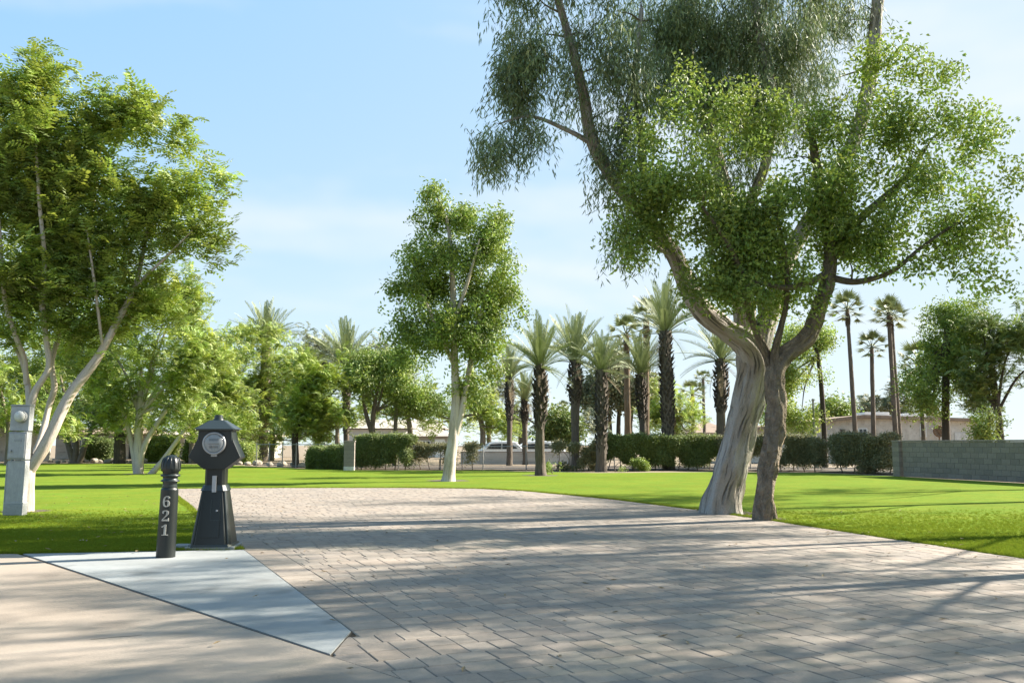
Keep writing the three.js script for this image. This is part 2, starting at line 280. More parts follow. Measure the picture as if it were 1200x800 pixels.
function fromPos(out) { const g = new THREE.BufferGeometry(); g.setAttribute('position', new THREE.Float32BufferAttribute(out, 3)); g.setAttribute('uv', new THREE.Float32BufferAttribute(new Float32Array(out.length / 3 * 2), 2)); g.computeVertexNormals(); return g; }
function rdir(R) { const z = R() * 2 - 1, a = R() * Math.PI * 2, s = Math.sqrt(1 - z * z); return V(Math.cos(a) * s, z, Math.sin(a) * s); }
const sprayCache = {};
function spray(kind, size) {
  const key = kind + size; if (sprayCache[key]) return sprayCache[key];
  const R = rng(kind.length * 100 + Math.round(size * 1000)), o = [];
  if (kind === 'ovate') for (let i = 0; i < 11; i++) { const b = V((R() - 0.5) * 2.2, (R() - 0.5) * 2.0, (R() - 0.5) * 2.2).multiplyScalar(size * 1.9), d = rdir(R); d.y = d.y * 0.7 - 0.35; leafTris(o, b, d.normalize(), rdir(R), size * (0.8 + 0.45 * R()), size * 0.5); }
  if (kind === 'hang') for (let i = 0; i < 15; i++) { const t = i / 14, b = V(Math.sin(t * 2) * 0.12 + (R() - 0.5) * 0.12, -t * 0.42, (R() - 0.5) * 0.14), d = V((R() - 0.5) * 1.7, -1, (R() - 0.5) * 1.7).normalize(); leafTris(o, b, d, rdir(R), size * (0.8 + 0.5 * R()), size * 0.17, 0.1); }
  if (kind === 'pinnate') for (let i = 0; i < 7; i++) for (const s of [-1, 1]) { const t = i / 6, b = V(t * 0.34, 0.07 * Math.sin(t * 2.4) - 0.09 * t * t, 0), d = V(0.45 + 0.3 * R(), 0.05 - 0.6 * R(), s * (0.9 + 0.2 * R())).normalize(); leafTris(o, b, d, V(0, 1, 0), size * (1 - 0.35 * t) * (0.85 + 0.3 * R()), size * 0.34, 0.15); }
  return (sprayCache[key] = fromPos(o));
}
const Q = new THREE.Quaternion(), Q2 = new THREE.Quaternion(), EU = new THREE.Euler(), MX = new THREE.Matrix4(), SC = V(1, 1, 1);
function scatter(name, list, geo, mat, kind, R, parent, tint = 0.32) {   // list: {p, s}
  const im = new THREE.InstancedMesh(geo, mat, list.length), c = new THREE.Color(); im.name = name; im.userData.kind = 'stuff'; shade(im);
  list.forEach((e, i) => {
    if (kind === 'ovate') EU.set((R() - 0.5) * 2.4, R() * 6.283, (R() - 0.5) * 2.4); else if (kind === 'hang') EU.set((R() - 0.5) * 0.7, R() * 6.283, (R() - 0.5) * 0.7); else EU.set((R() - 0.5) * 0.9, R() * 6.283, (R() - 0.22) * 1.5, 'YXZ');
    Q.setFromEuler(EU); const s = e.s * (0.75 + 0.5 * R()); im.setMatrixAt(i, MX.compose(e.p, Q, SC.set(s, s, s)));
    const k = 1 + (R() - 0.5) * 2 * tint + (e.t || 0), h = (R() - 0.5) * tint * 0.8; im.setColorAt(i, c.setRGB(k * (1 + h), k, k * (1 - h)));
  });
  parent.add(im); return im;
}
// limbs: arrays of [x, y, z, r]; blobs: [cx, cy, cz, rx, ry, rz, clusters]
function growTree(name, label, category, o) {
  const dens = o.dens ?? 1, R = rng(o.seed || 1), base = V(o.limbs[0][0][0], 0, o.limbs[0][0][2]), t = thing(name, label, category, base, 0, o.group);
  const nodes = [], rel = (p) => p.clone().sub(base);
  o.limbs.forEach((lm, k) => {
    const pts = lm.map((p) => V(p[0], p[1], p[2])), rr = lm.map((p) => p[3]);
    if (k === 0) { pts[0].y = -0.12; }
    const g = tube(pts.map(rel), rr, o.radial || (k < 3 ? 12 : 8), k === 0 ? 10 : 6, o.rough ?? 0.07, (o.seed || 1) + k, k === 0 ? o.roots || 0 : 0);
    part(k === 0 ? 'trunk' : o.stems && k < o.stems ? 'stem' : 'limb', g, (o.limbMat && o.limbMat[k]) || o.bark, t);
    const cv = new THREE.CatmullRomCurve3(pts, false, 'centripetal'); const n = pts.length * 4;
    for (let i = (k === 0 ? Math.floor(n * (o.nodeFrom ?? 0.75)) : Math.floor(n * 0.2)); i <= n; i++) nodes.push({ p: cv.getPoint(i / n), r: rr[Math.min(rr.length - 1, Math.round(i / n * (rr.length - 1)))] });
  });
  const clusters = [];
  for (const [cx, cy, cz, rx, ry, rz, n] of o.blobs) for (let i = 0; i < n * dens; i++) {
    let p; for (let k = 0; k < 5; k++) {                                 // clumps gather where the noise is high, so that gaps open between them
      const d = rdir(R), q = Math.pow(R(), 0.45) * (R() < 0.12 ? 1.28 : 1); p = V(cx + d.x * rx * q, cy + d.y * ry * q, cz + d.z * rz * q);
      const f = (o.gapScale || 0.75), v = (vnoise(p.x * f + 90, p.y * f + 40, 4096, 7 + (o.seed || 0)) + vnoise(p.z * f + 90, p.y * f + 70, 4096, 19) + vnoise(p.x * f + 33, p.z * f + 90, 4096, 29)) / 3; if (v > (o.gap ?? 0.5)) break;
    }
    if (p.y > (o.minY || 0.5)) clusters.push(p);
  }
  const near = (p) => { let b = null, bd = 1e9; for (const n of nodes) { const dx = p.x - n.p.x, dy = p.y - n.p.y, dz = p.z - n.p.z, d = Math.sqrt(dx * dx + dy * dy + dz * dz) + Math.max(0, -dy) * 0.6; if (d < bd) { bd = d; b = n; } } return [b, bd]; };
  const withD = clusters.map((p) => [p, near(p)[1]]).sort((a, b) => a[1] - b[1]);
  const twigs = [], keep = o.twigShare ?? 1, sprays = [];
  const size = o.leaf, cr = o.cr || 0.42, per = o.per || 18;
  for (const [p, d0] of withD) {
    if (R() < keep) {
      const [n, d] = near(p);
      const mid = n.p.clone().lerp(p, 0.5).add(V((R() - 0.5) * 0.3 * d, 0.12 * d + (R() - 0.5) * 0.2 * d, (R() - 0.5) * 0.3 * d)), r0 = Math.min(n.r * 0.6, (o.twigR || 0.035) * (0.5 + 0.25 * d)), r1 = Math.min(r0 * 0.4, 0.008);
      twigs.push(tube([n.p, mid, p].map(rel), [r0, (r0 + r1) * 0.5, r1], 5, 3, 0, 1));
      const cv = new THREE.QuadraticBezierCurve3(n.p, mid, p);
      for (const u of [0.35, 0.65, 1]) nodes.push({ p: cv.getPoint(u), r: r0 + (r1 - r0) * u });
    }
    const ct = (R() - 0.5) * 0.5;
    for (let i = 0; i < per; i++) {
      const g = () => (R() + R() + R() - 1.5) * 1.1; const q = V(g() * cr, g() * cr * (o.tall || 0.9), g() * cr);
      if (o.kind === 'hang') q.y -= 0.15 * R();
      sprays.push({ p: rel(p.clone().add(q)), s: o.scale || 1, t: ct });
    }
  }
  if (twigs.length) part('branch', merge(twigs), o.twigMat || o.bark, t, 'stuff');
  scatter('crown', sprays, spray(o.kind, size), o.mat, o.kind, R, t);
  return t;
}
const px3 = (x, y, Z, r) => { const p = at(x, y, Z); return [p.x, p.y, p.z, r]; };
const gx3 = (x, y, r) => { const p = ground(x, y); return [p.x, 0, p.z, r]; };
const blobPx = (x, y, Z, rx, ry, n, rz) => { const p = at(x, y, Z), s = scaleAt(Z); return [p.x, p.y, p.z, rx * s, ry * s, (rz ?? Math.max(rx, ry * 0.7)) * s, n]; };

{ // leaning pale gum whose crown hangs over the drive
  const Z = 17.05;
  growTree('gum_tree', 'thick leaning pale-barked gum with hanging grey green leaves over the drive', 'tree', {
    seed: 5, bark: M.gumBark, twigMat: M.greyBark, mat: L.gum, kind: 'hang', leaf: 0.125, cr: 0.27, per: 9, dens: 1.05, gapScale: 1.3, gap: 0.55, twigR: 0.04, rough: 0.17, radial: 30, roots: 0.2, nodeFrom: 0.6,
    limbs: [
      [[...px3(846, 603, Z).slice(0, 3), 0.36], px3(848, 590, Z, 0.335), px3(852, 570, Z, 0.315), px3(859, 540, Z, 0.295), px3(873, 485, Z, 0.275), px3(884, 443, Z, 0.275), px3(886, 424, Z - 0.02, 0.275), px3(872, 401, Z - 0.08, 0.235), px3(848, 384, Z - 0.2, 0.2), px3(824, 364, Z - 0.3, 0.195), px3(806, 335, Z - 0.5, 0.175), px3(790, 298, Z - 0.6, 0.145), px3(757, 255, Z - 0.8, 0.12), px3(720, 212, Z - 1.0, 0.11), px3(695, 168, Z - 1.1, 0.115), px3(684, 110, Z - 1.3, 0.095), px3(668, 50, Z - 1.5, 0.075), px3(652, -10, Z - 1.6, 0.06), px3(640, -80, Z - 1.7, 0.03)],
      [px3(868, 480, Z, 0.2), px3(878, 430, Z + 0.05, 0.235), px3(874, 385, Z + 0.2, 0.2), px3(869, 330, Z + 0.4, 0.18), px3(860, 260, Z + 0.7, 0.155), px3(838, 180, Z + 1.0, 0.13), px3(812, 90, Z + 1.2, 0.11), px3(800, 10, Z + 1.4, 0.09), px3(785, -90, Z + 1.5, 0.06), px3(780, -200, Z + 1.6, 0.03)],
      [px3(868, 480, Z + 0.05, 0.2), px3(884, 425, Z + 0.1, 0.225), px3(903, 368, Z + 0.4, 0.17), px3(925, 300, Z + 0.8, 0.155), px3(965, 230, Z + 1.1, 0.145), px3(1003, 160, Z + 1.3, 0.14), px3(1018, 100, Z + 1.4, 0.135), px3(1025, 40, Z + 1.4, 0.13), px3(1032, -30, Z + 1.4, 0.12), px3(1030, -130, Z + 1.4, 0.06)],
      [px3(862, 265, Z + 0.7, 0.11), px3(895, 200, Z + 0.2, 0.09), px3(905, 110, Z, 0.08), px3(890, 40, Z - 0.1, 0.07), px3(880, -40, Z, 0.05)],
      [px3(760, 260, Z - 0.8, 0.08), px3(752, 170, Z - 0.6, 0.07), px3(745, 90, Z - 0.5, 0.055), px3(752, 10, Z - 0.4, 0.04)],
      [px3(694, 168, Z - 1.1, 0.05), px3(660, 150, Z - 1.4, 0.035), px3(620, 136, Z - 1.7, 0.022), px3(585, 145, Z - 1.9, 0.012)],
      [px3(790, 298, Z - 0.6, 0.06), px3(770, 290, Z - 0.9, 0.045), px3(745, 272, Z - 1.1, 0.03)],
    ],
    blobs: [blobPx(640, 55, 15.6, 62, 62, 46), blobPx(610, 95, 15.6, 42, 30, 20), blobPx(575, 160, 15.2, 26, 18, 7), blobPx(625, 140, 15.4, 30, 14, 7), blobPx(705, 60, 15.8, 62, 85, 60), blobPx(720, 165, 16.0, 38, 55, 26), blobPx(780, 40, 17, 70, 85, 85), blobPx(850, 30, 17.2, 75, 90, 90), blobPx(920, 40, 17.4, 65, 90, 80), blobPx(850, 145, 17.6, 70, 60, 45), blobPx(985, 0, 18.3, 55, 50, 32), blobPx(875, 130, 17, 40, 35, 34), blobPx(730, 270, 16.2, 26, 40, 9), blobPx(650, -50, 15.5, 80, 60, 50), blobPx(780, -90, 17, 110, 80, 90), blobPx(920, -90, 17.5, 110, 80, 90), blobPx(1030, -120, 18.2, 60, 60, 40), blobPx(840, -200, 17.5, 120, 60, 70), blobPx(870, 70, 20.5, 90, 70, 64), blobPx(800, 20, 21, 80, 60, 46), blobPx(940, 120, 20.5, 60, 60, 34), blobPx(565, 165, 15, 22, 16, 6)],
  });
}
{ // rough-barked tree in front of the gum
  const Z = 15.5;
  growTree('shade_tree', 'rough brown-barked green tree twisted against the pale leaning gum', 'tree', {
    seed: 8, bark: M.roughBark, mat: L.ficus, kind: 'ovate', leaf: 0.085, cr: 0.22, per: 8, dens: 0.9, gapScale: 1.6, gap: 0.58, twigR: 0.035, rough: 0.28, radial: 26, roots: 0.22, nodeFrom: 0.6,
    limbs: [
      [[...px3(894, 609, Z).slice(0, 3), 0.175], px3(895, 597, Z, 0.16), px3(897, 580, Z, 0.148), px3(903, 540, Z, 0.15), px3(911, 480, Z, 0.165), px3(908, 440, Z, 0.152), px3(920, 417, Z, 0.145), px3(946, 396, Z, 0.132), px3(963, 355, Z, 0.118), px3(974, 305, Z, 0.108), px3(972, 255, Z + 0.1, 0.1), px3(958, 200, Z + 0.2, 0.075), px3(950, 140, Z + 0.3, 0.04)],
      [px3(908, 450, Z, 0.09), px3(901, 422, Z + 0.05, 0.075), px3(889, 395, Z - 0.1, 0.055), px3(877, 362, Z - 0.3, 0.05), px3(873, 330, Z - 0.5, 0.045), px3(850, 280, Z - 0.8, 0.04), px3(822, 240, Z - 1, 0.02)],
      [px3(910, 440, Z, 0.09), px3(908, 415, Z - 0.05, 0.07), px3(915, 385, Z - 0.2, 0.05), px3(922, 352, Z - 0.3, 0.04), px3(920, 300, Z - 0.5, 0.035), px3(905, 230, Z - 0.6, 0.02)],
      [px3(972, 325, Z, 0.06), px3(1005, 330, Z - 0.3, 0.045), px3(1045, 318, Z - 0.5, 0.036), px3(1080, 290, Z - 0.6, 0.025), px3(1120, 262, Z - 0.7, 0.02)],
      [px3(973, 318, Z, 0.07), px3(950, 330, Z - 0.3, 0.055), px3(920, 337, Z - 0.6, 0.04), px3(885, 330, Z - 0.8, 0.02)],
      [px3(974, 300, Z, 0.08), px3(1010, 255, Z + 0.4, 0.065), px3(1055, 215, Z + 0.6, 0.05), px3(1085, 175, Z + 0.7, 0.03)],
      [px3(972, 290, Z, 0.07), px3(1000, 300, Z + 0.5, 0.05), px3(1035, 285, Z + 0.9, 0.04), px3(1065, 270, Z + 1.1, 0.02)],
    ],
    blobs: [blobPx(775, 185, 14.7, 42, 62, 42), blobPx(780, 265, 14.8, 48, 45, 34), blobPx(850, 225, 15, 70, 80, 88), blobPx(855, 320, 15.1, 60, 42, 36), blobPx(920, 240, 15.3, 75, 90, 92), blobPx(920, 350, 15.6, 45, 32, 20), blobPx(985, 190, 15.6, 60, 85, 62), blobPx(1060, 150, 15.8, 58, 55, 44), blobPx(1095, 230, 15.2, 66, 62, 52), blobPx(1035, 265, 15.6, 55, 45, 30), blobPx(1130, 160, 15.6, 36, 36, 16), blobPx(1165, 160, 15.6, 26, 12, 4), blobPx(1120, 295, 15, 66, 26, 18), blobPx(1040, 75, 16, 40, 38, 18), blobPx(1100, 90, 16, 30, 25, 8), blobPx(820, 110, 15.5, 60, 40, 22), blobPx(1175, 230, 15.2, 24, 50, 10), blobPx(832, 338, 14.9, 28, 24, 14), blobPx(868, 345, 14.9, 34, 34, 18), blobPx(915, 330, 15.2, 40, 36, 20), blobPx(880, 290, 14.8, 50, 40, 24), blobPx(960, 270, 15.4, 36, 40, 16), blobPx(1040, 300, 15.2, 40, 26, 12), blobPx(735, 225, 14.6, 14, 30, 6), blobPx(740, 290, 14.8, 22, 30, 10), blobPx(1150, 330, 15, 40, 12, 5), blobPx(880, 150, 15.4, 60, 35, 22)],
  });
}
{ // bare earth worn round the trunks
  const R = rng(55);
  for (const [x, y, r] of [[847, 601, 0.62], [894, 608, 0.4], [525, 563, 0.75], [29, 599, 0.4], [162, 555, 0.6], [633, 557, 0.7]]) {
    const c = ground(x, y), pts = []; for (let i = 0; i < 40; i++) { const a = i / 40 * Math.PI * 2, k = r * (0.75 + 0.5 * fbm(Math.cos(a) * 2.2 + 9 + x, Math.sin(a) * 2.2 + 9, 4096, 3, 3)) * (0.9 + 0.2 * R()); pts.push(V(c.x + Math.cos(a) * k, 0, c.z + Math.sin(a) * k)); }
    tag(part(numbered('soil_patch'), sheet(pts, 0.002), M.mulch, scene, 'structure'), 'ring of bare brown earth at the foot of a trunk', 'soil');
  }
}
{ // pale multi-stemmed tree beside the grey meter cabinet
  const Z = 17.6;
  growTree('feather_leaf_tree', 'tall multi-stemmed white-barked tree with feathery leaves behind the grey meter cabinet', 'tree', {
    seed: 14, bark: M.paleBark, mat: L.pinnate, kind: 'pinnate', leaf: 0.14, cr: 0.30, per: 10, dens: 1.12, gapScale: 1.2, gap: 0.55, tall: 1.25, twigR: 0.03, rough: 0.06, stems: 4,
    limbs: [
      [gx3(29, 599, 0.17), px3(31, 570, Z, 0.135), px3(32, 548, Z, 0.14), px3(33, 535, Z, 0.1)],
      [px3(33, 552, Z, 0.11), px3(52, 523, Z, 0.115), px3(80, 465, Z + 0.1, 0.095), px3(98, 440, Z + 0.2, 0.095), px3(113, 420, Z + 0.2, 0.085), px3(138, 375, Z + 0.3, 0.065), px3(158, 335, Z + 0.4, 0.05), px3(170, 280, Z + 0.5, 0.035), px3(182, 215, Z + 0.5, 0.02)],
      [px3(34, 548, Z + 0.1, 0.09), px3(47, 515, Z + 0.5, 0.065), px3(57, 475, Z + 0.7, 0.06), px3(63, 455, Z + 0.7, 0.06), px3(60, 425, Z + 0.7, 0.055), px3(68, 395, Z + 0.8, 0.05), px3(78, 340, Z + 1.0, 0.04), px3(105, 260, Z + 1.2, 0.03), px3(120, 160, Z + 1.3, 0.015)],
      [px3(32, 550, Z - 0.05, 0.1), px3(33, 500, Z - 0.1, 0.075), px3(40, 460, Z - 0.2, 0.07), px3(56, 432, Z - 0.2, 0.06), px3(54, 400, Z - 0.3, 0.055), px3(49, 360, Z - 0.4, 0.055), px3(52, 310, Z - 0.5, 0.045), px3(45, 230, Z - 0.6, 0.035), px3(40, 130, Z - 0.6, 0.015)],
      [px3(34, 480, Z - 0.1, 0.06), px3(30, 440, Z + 0.1, 0.055), px3(20, 410, Z + 0.2, 0.055), px3(5, 392, Z + 0.3, 0.05), px3(-15, 380, Z + 0.3, 0.045), px3(-50, 340, Z + 0.4, 0.03)],
      [px3(30, 450, Z, 0.05), px3(28, 420, Z - 0.1, 0.05), px3(20, 400, Z - 0.3, 0.05), px3(5, 350, Z - 0.5, 0.045), px3(0, 280, Z - 0.7, 0.03), px3(-10, 180, Z - 0.9, 0.015)],
      [px3(158, 335, Z + 0.4, 0.035), px3(195, 300, Z + 0.2, 0.025), px3(225, 270, Z, 0.012)],
      [px3(120, 410, Z + 0.2, 0.03), px3(110, 330, Z - 0.2, 0.03), px3(100, 260, Z - 0.4, 0.015)],
    ],
    blobs: [blobPx(38, 95, 17, 28, 32, 24), blobPx(30, 150, 17, 42, 45, 42), blobPx(20, 240, 17.2, 60, 75, 90), blobPx(120, 140, 18, 34, 34, 28), blobPx(160, 145, 18, 32, 30, 24), blobPx(110, 215, 18, 45, 50, 52), blobPx(70, 290, 17.6, 55, 60, 70), blobPx(150, 250, 18.2, 40, 45, 34), blobPx(215, 170, 18.2, 20, 14, 7), blobPx(225, 225, 18, 32, 22, 12), blobPx(235, 275, 18, 30, 24, 12), blobPx(195, 295, 18.2, 30, 25, 13), blobPx(110, 345, 18, 45, 35, 36), blobPx(25, 345, 17.4, 45, 32, 30), blobPx(170, 340, 18.4, 40, 24, 18), blobPx(-60, 200, 17.5, 60, 110, 70), blobPx(-20, 120, 17, 30, 40, 24), blobPx(55, 205, 17.3, 40, 40, 36), blobPx(130, 300, 18, 40, 35, 30), blobPx(185, 240, 18.2, 26, 26, 14), blobPx(10, 320, 17, 40, 30, 26), blobPx(255, 295, 18, 16, 18, 5), blobPx(250, 215, 18, 12, 10, 3), blobPx(85, 385, 17.8, 34, 26, 16), blobPx(20, 395, 17.6, 30, 24, 12), blobPx(135, 385, 18.2, 30, 26, 14), blobPx(185, 370, 18.4, 26, 24, 10), blobPx(55, 350, 17.2, 30, 24, 14)],
  });
}
{ // lone tree at the end of the drive
  const Z = 31.7;
  growTree('lone_tree', 'tall upright tree with a single pale trunk at the end of the drive', 'tree', {
    seed: 21, bark: M.paleBark, twigMat: M.greyBark, mat: L.ficus, kind: 'ovate', leaf: 0.13, cr: 0.30, per: 9, twigR: 0.035, dens: 1.0, gapScale: 1.3, gap: 0.56,
    limbs: [
      [[...px3(525, 563, Z).slice(0, 3), 0.3], px3(526, 555, Z, 0.225), px3(531, 510, Z, 0.18), px3(534, 470, Z, 0.155), px3(533, 430, Z, 0.14), px3(531, 380, Z, 0.115), px3(530, 320, Z, 0.1), px3(524, 260, Z, 0.06), px3(512, 230, Z, 0.03)],
      [px3(529, 525, Z, 0.12), px3(538, 495, Z, 0.11), px3(546, 455, Z, 0.1), px3(556, 400, Z + 0.2, 0.08), px3(570, 340, Z + 0.4, 0.05)],
      [px3(533, 430, Z, 0.09), px3(515, 390, Z - 0.4, 0.07), px3(495, 345, Z - 0.8, 0.04)],
      [px3(531, 380, Z, 0.08), px3(548, 330, Z - 0.6, 0.06), px3(562, 280, Z - 0.9, 0.03)],
    ],
    blobs: [blobPx(506, 245, Z, 18, 26, 16), blobPx(540, 255, Z, 24, 24, 20), blobPx(575, 270, Z, 22, 22, 14), blobPx(515, 300, Z, 42, 40, 56), blobPx(565, 310, Z, 36, 40, 46), blobPx(490, 340, Z, 34, 38, 38), blobPx(535, 365, Z, 55, 42, 74), blobPx(585, 350, Z, 26, 36, 26), blobPx(500, 395, Z, 36, 28, 32), blobPx(560, 405, Z, 38, 28, 34), blobPx(575, 430, Z, 24, 20, 9), blobPx(480, 410, Z, 14, 20, 7), blobPx(550, 450, Z + 0.3, 18, 26, 9), blobPx(600, 335, Z, 12, 16, 5), blobPx(505, 226, Z, 7, 12, 4), blobPx(588, 255, Z, 8, 14, 3), blobPx(462, 340, Z, 8, 10, 3), blobPx(608, 365, Z, 7, 12, 3), blobPx(470, 370, Z, 12, 20, 6), blobPx(540, 470, Z + 0.2, 10, 20, 4)],
  });
}
// trees on the lawn and beyond the fence
function yardTree(name, label, x, baseY, Z, trunkPx, blobs, opt = {}) {
  const b = baseY ? ground(x, baseY) : at(x, 520, Z); Z = -b.z; const s = scaleAt(Z), w = trunkPx * s / 2;
  const top = blobs[0], limbs = [[[b.x, 0, b.z, w * 1.25], [...px3(x + (opt.lean || 0) * 0.4, 500, Z).slice(0, 3), w], [...px3((x + (opt.lean || 0) + top[0]) / 2, Math.min(480, top[1] + top[3] * 0.7), Z).slice(0, 3), w * 0.8], [...px3(top[0], top[1], Z).slice(0, 3), w * 0.35]]];
  (opt.stems || []).forEach((st) => limbs.push(st.map(([sx, sy, r], i) => i === 0 && sy > 530 ? [b.x + (sx - x) * s, -0.1, b.z, r * s] : px3(sx, sy, Z, r * s))));
  blobs.slice(1).forEach((bl) => limbs.push([[...px3((x + top[0]) / 2, Math.min(485, top[1] + top[3]), Z).slice(0, 3), w * 0.5], [...px3((bl[0] + top[0]) / 2, (bl[1] + top[1]) / 2 + 15, Z).slice(0, 3), w * 0.3], [...px3(bl[0], bl[1], Z + (opt.dz || 0)).slice(0, 3), w * 0.12]]));
  return growTree(name, label, 'tree', { seed: Math.round(x * 7 + Z), bark: opt.bark || M.greyBark, mat: opt.mat || L.bright, kind: opt.kind || 'pinnate', leaf: opt.leaf || 0.16, scale: opt.scale || 1, cr: (opt.cr || 0.55) * 0.85, per: opt.per || 13, gapScale: 0.8, gap: 0.54, tall: 1.1, twigR: 0.04, twigShare: opt.twigShare ?? 0.6, group: opt.group || 'trees at the back of the lawn and beyond the fence', stems: (opt.stems || []).length + 1, limbs, minY: opt.minY, blobs: blobs.map(([cx, cy, rx, ry, n]) => blobPx(cx, cy, Z, rx, ry, n)) });
}
yardTree('spreading_tree', 'low spreading feathery tree forking from the lawn behind the black pedestal', 162, 555, 0, 9, [[165, 430, 62, 60, 90], [215, 435, 58, 52, 84], [120, 400, 50, 58, 66], [245, 425, 32, 44, 44], [195, 365, 46, 40, 50], [140, 475, 45, 32, 34], [220, 490, 44, 26, 28], [215, 335, 26, 22, 14]], { stems: [[[163, 556, 4.5], [166, 530, 3.5], [178, 505, 3], [195, 480, 2]], [[175, 556, 4], [190, 540, 3], [208, 515, 2.5], [228, 490, 1.5]], [[160, 540, 3.5], [152, 510, 3], [140, 470, 2]]], leaf: 0.17, bark: M.paleBark, cr: 0.48 });
yardTree('forked_tree', 'shaded tree with forked dark stems beside the rocks', 88, 542, 0, 6, [[70, 440, 50, 52, 60], [40, 465, 40, 40, 36], [105, 470, 38, 30, 30], [20, 430, 40, 40, 34]], { stems: [[[92, 543, 3.5], [100, 520, 3], [108, 500, 2], [112, 480, 1.5]], [[86, 543, 3.5], [78, 515, 3], [72, 480, 2]]], mat: L.ficus, scale: 1.4 });
yardTree('background_tree', 'dense dark green tree filling the gap behind the forked tree', 30, 0, 75, 8, [[30, 450, 55, 45, 50], [90, 420, 60, 55, 66], [150, 450, 60, 55, 60], [-20, 460, 40, 45, 34], [215, 455, 50, 50, 50]], { mat: L.deep, scale: 2, cr: 0.9, twigShare: 0.3 });
yardTree('dark_trunk_tree', 'dark-trunked tree just beyond the spreading tree', 140, 543, 0, 11, [[140, 450, 40, 40, 34], [110, 490, 40, 24, 24], [175, 485, 36, 28, 24]], { mat: L.deep, scale: 1.5, bark: M.darkBark });
yardTree('light_green_tree', 'bright yellow green tree with an airy crown in front of the palm', 292, 541, 0, 6, [[312, 420, 44, 42, 64], [335, 455, 40, 40, 50], [285, 455, 34, 44, 46], [305, 393, 32, 18, 18], [350, 430, 24, 28, 20], [270, 490, 26, 26, 18], [320, 490, 36, 24, 24]], { mat: L.bright, scale: 1.35, bark: M.darkBark, cr: 0.5 });
yardTree('airy_tree', 'airy bright tree between the black pedestal and the broad palm', 262, 0, 47, 6, [[258, 440, 26, 36, 30], [250, 480, 30, 30, 26], [275, 475, 26, 34, 24], [265, 405, 18, 18, 8]], { mat: L.bright, scale: 1.2, cr: 0.5 });
yardTree('hazy_tree', 'hazy soft green tree rising beyond the weeping tree', 372, 0, 92, 6, [[360, 420, 30, 30, 26], [385, 430, 34, 34, 28], [430, 425, 34, 28, 26], [350, 460, 34, 34, 24], [465, 440, 26, 26, 14]], { mat: L.olive, scale: 2.1, cr: 0.9 });
yardTree('screen_shrub_tree', 'low bushy tree screening the long white house', 395, 0, 63, 5, [[392, 490, 24, 26, 20], [365, 505, 26, 20, 16], [340, 500, 24, 22, 16], [300, 510, 26, 18, 14]], { mat: L.pinnate, scale: 1.4, cr: 0.6, minY: 0.3 });
yardTree('bushy_tree', 'bushy tree hiding the tan house behind the black pedestal', 225, 0, 62, 6, [[225, 490, 34, 30, 26], [190, 500, 26, 24, 14], [260, 505, 24, 20, 12]], { mat: L.pinnate, scale: 1.5, cr: 0.6, minY: 0.6 });
yardTree('back_tree', 'full green tree behind the light green tree and the palm', 318, 0, 72, 6, [[300, 470, 40, 40, 34], [345, 455, 36, 40, 32], [270, 450, 30, 36, 22], [330, 505, 40, 22, 22], [380, 480, 34, 34, 24]], { mat: L.pinnate, scale: 1.7, cr: 0.75, minY: 0.5 });
yardTree('back_tree', 'leafy tree behind the trimmed hedge and slanting stems', 480, 0, 74, 6, [[470, 470, 36, 28, 26], [510, 480, 30, 26, 20], [430, 470, 32, 30, 22], [540, 490, 24, 24, 14]], { mat: L.bright, scale: 1.7, cr: 0.75 });
yardTree('back_tree', 'leafy tree behind the white-barked stems and the cabinet', 10, 0, 56, 6, [[0, 455, 34, 40, 30], [40, 480, 34, 30, 24], [-20, 500, 40, 26, 20], [70, 500, 30, 22, 16]], { mat: L.pinnate, scale: 1.4, cr: 0.65 });
yardTree('weeping_tree', 'soft weeping pale green tree behind the fence gate', 347, 0, 52, 7, [[370, 450, 34, 42, 44], [395, 455, 28, 42, 34], [350, 488, 28, 32, 28], [388, 495, 28, 26, 20], [365, 500, 26, 22, 16]], { mat: L.pinnate, scale: 1.35, bark: M.darkBark, cr: 0.5 });
yardTree('slanting_tree', 'green tree with slanting stems above the trimmed hedge', 438, 0, 54, 6, [[445, 445, 40, 36, 46], [425, 440, 26, 32, 24], [478, 455, 34, 36, 36], [455, 420, 30, 20, 18], [500, 460, 24, 30, 18]], { mat: L.ficus, stems: [[[446, 545, 3.5], [440, 520, 3], [430, 490, 2.5], [424, 460, 1.5]], [[462, 545, 3], [463, 510, 2.5], [464, 470, 2]]], kind: 'ovate', leaf: 0.17, lean: -4 });
yardTree('garden_tree', 'soft green tree behind the lone pale-trunked tree', 565, 0, 66, 6, [[550, 470, 26, 34, 24], [500, 480, 22, 28, 16], [575, 475, 18, 36, 16], [590, 500, 22, 20, 12]], { mat: L.bright, scale: 1.7, cr: 0.7 });
yardTree('open_crown_tree', 'hazy olive tree with several dark stems behind the date palms', 725, 0, 88, 5, [[728, 440, 36, 34, 46], [705, 455, 30, 28, 26], [748, 460, 22, 34, 26], [690, 460, 14, 16, 8]], { mat: L.olive, kind: 'ovate', leaf: 0.26, scale: 1.5, cr: 0.9, bark: M.darkBark, stems: [[[716, 545, 2.5], [715, 500, 2.3], [712, 460, 1.5]], [[738, 545, 2.5], [740, 490, 2], [745, 455, 1.2]]] });
yardTree('round_tree', 'dark rounded tree behind the white cars', 656, 0, 80, 5, [[656, 498, 24, 18, 40], [638, 508, 14, 12, 14]], { mat: L.deep, kind: 'ovate', leaf: 0.22, scale: 1.5, cr: 0.5, minY: 0.2 });
yardTree('pale_green_tree', 'pale yellow green tree behind the trimmed hedge and palms', 790, 0, 78, 5, [[795, 480, 28, 28, 34], [762, 470, 14, 36, 18], [778, 500, 26, 20, 16], [815, 500, 16, 18, 10]], { mat: L.bright, scale: 1.8, cr: 0.7 });
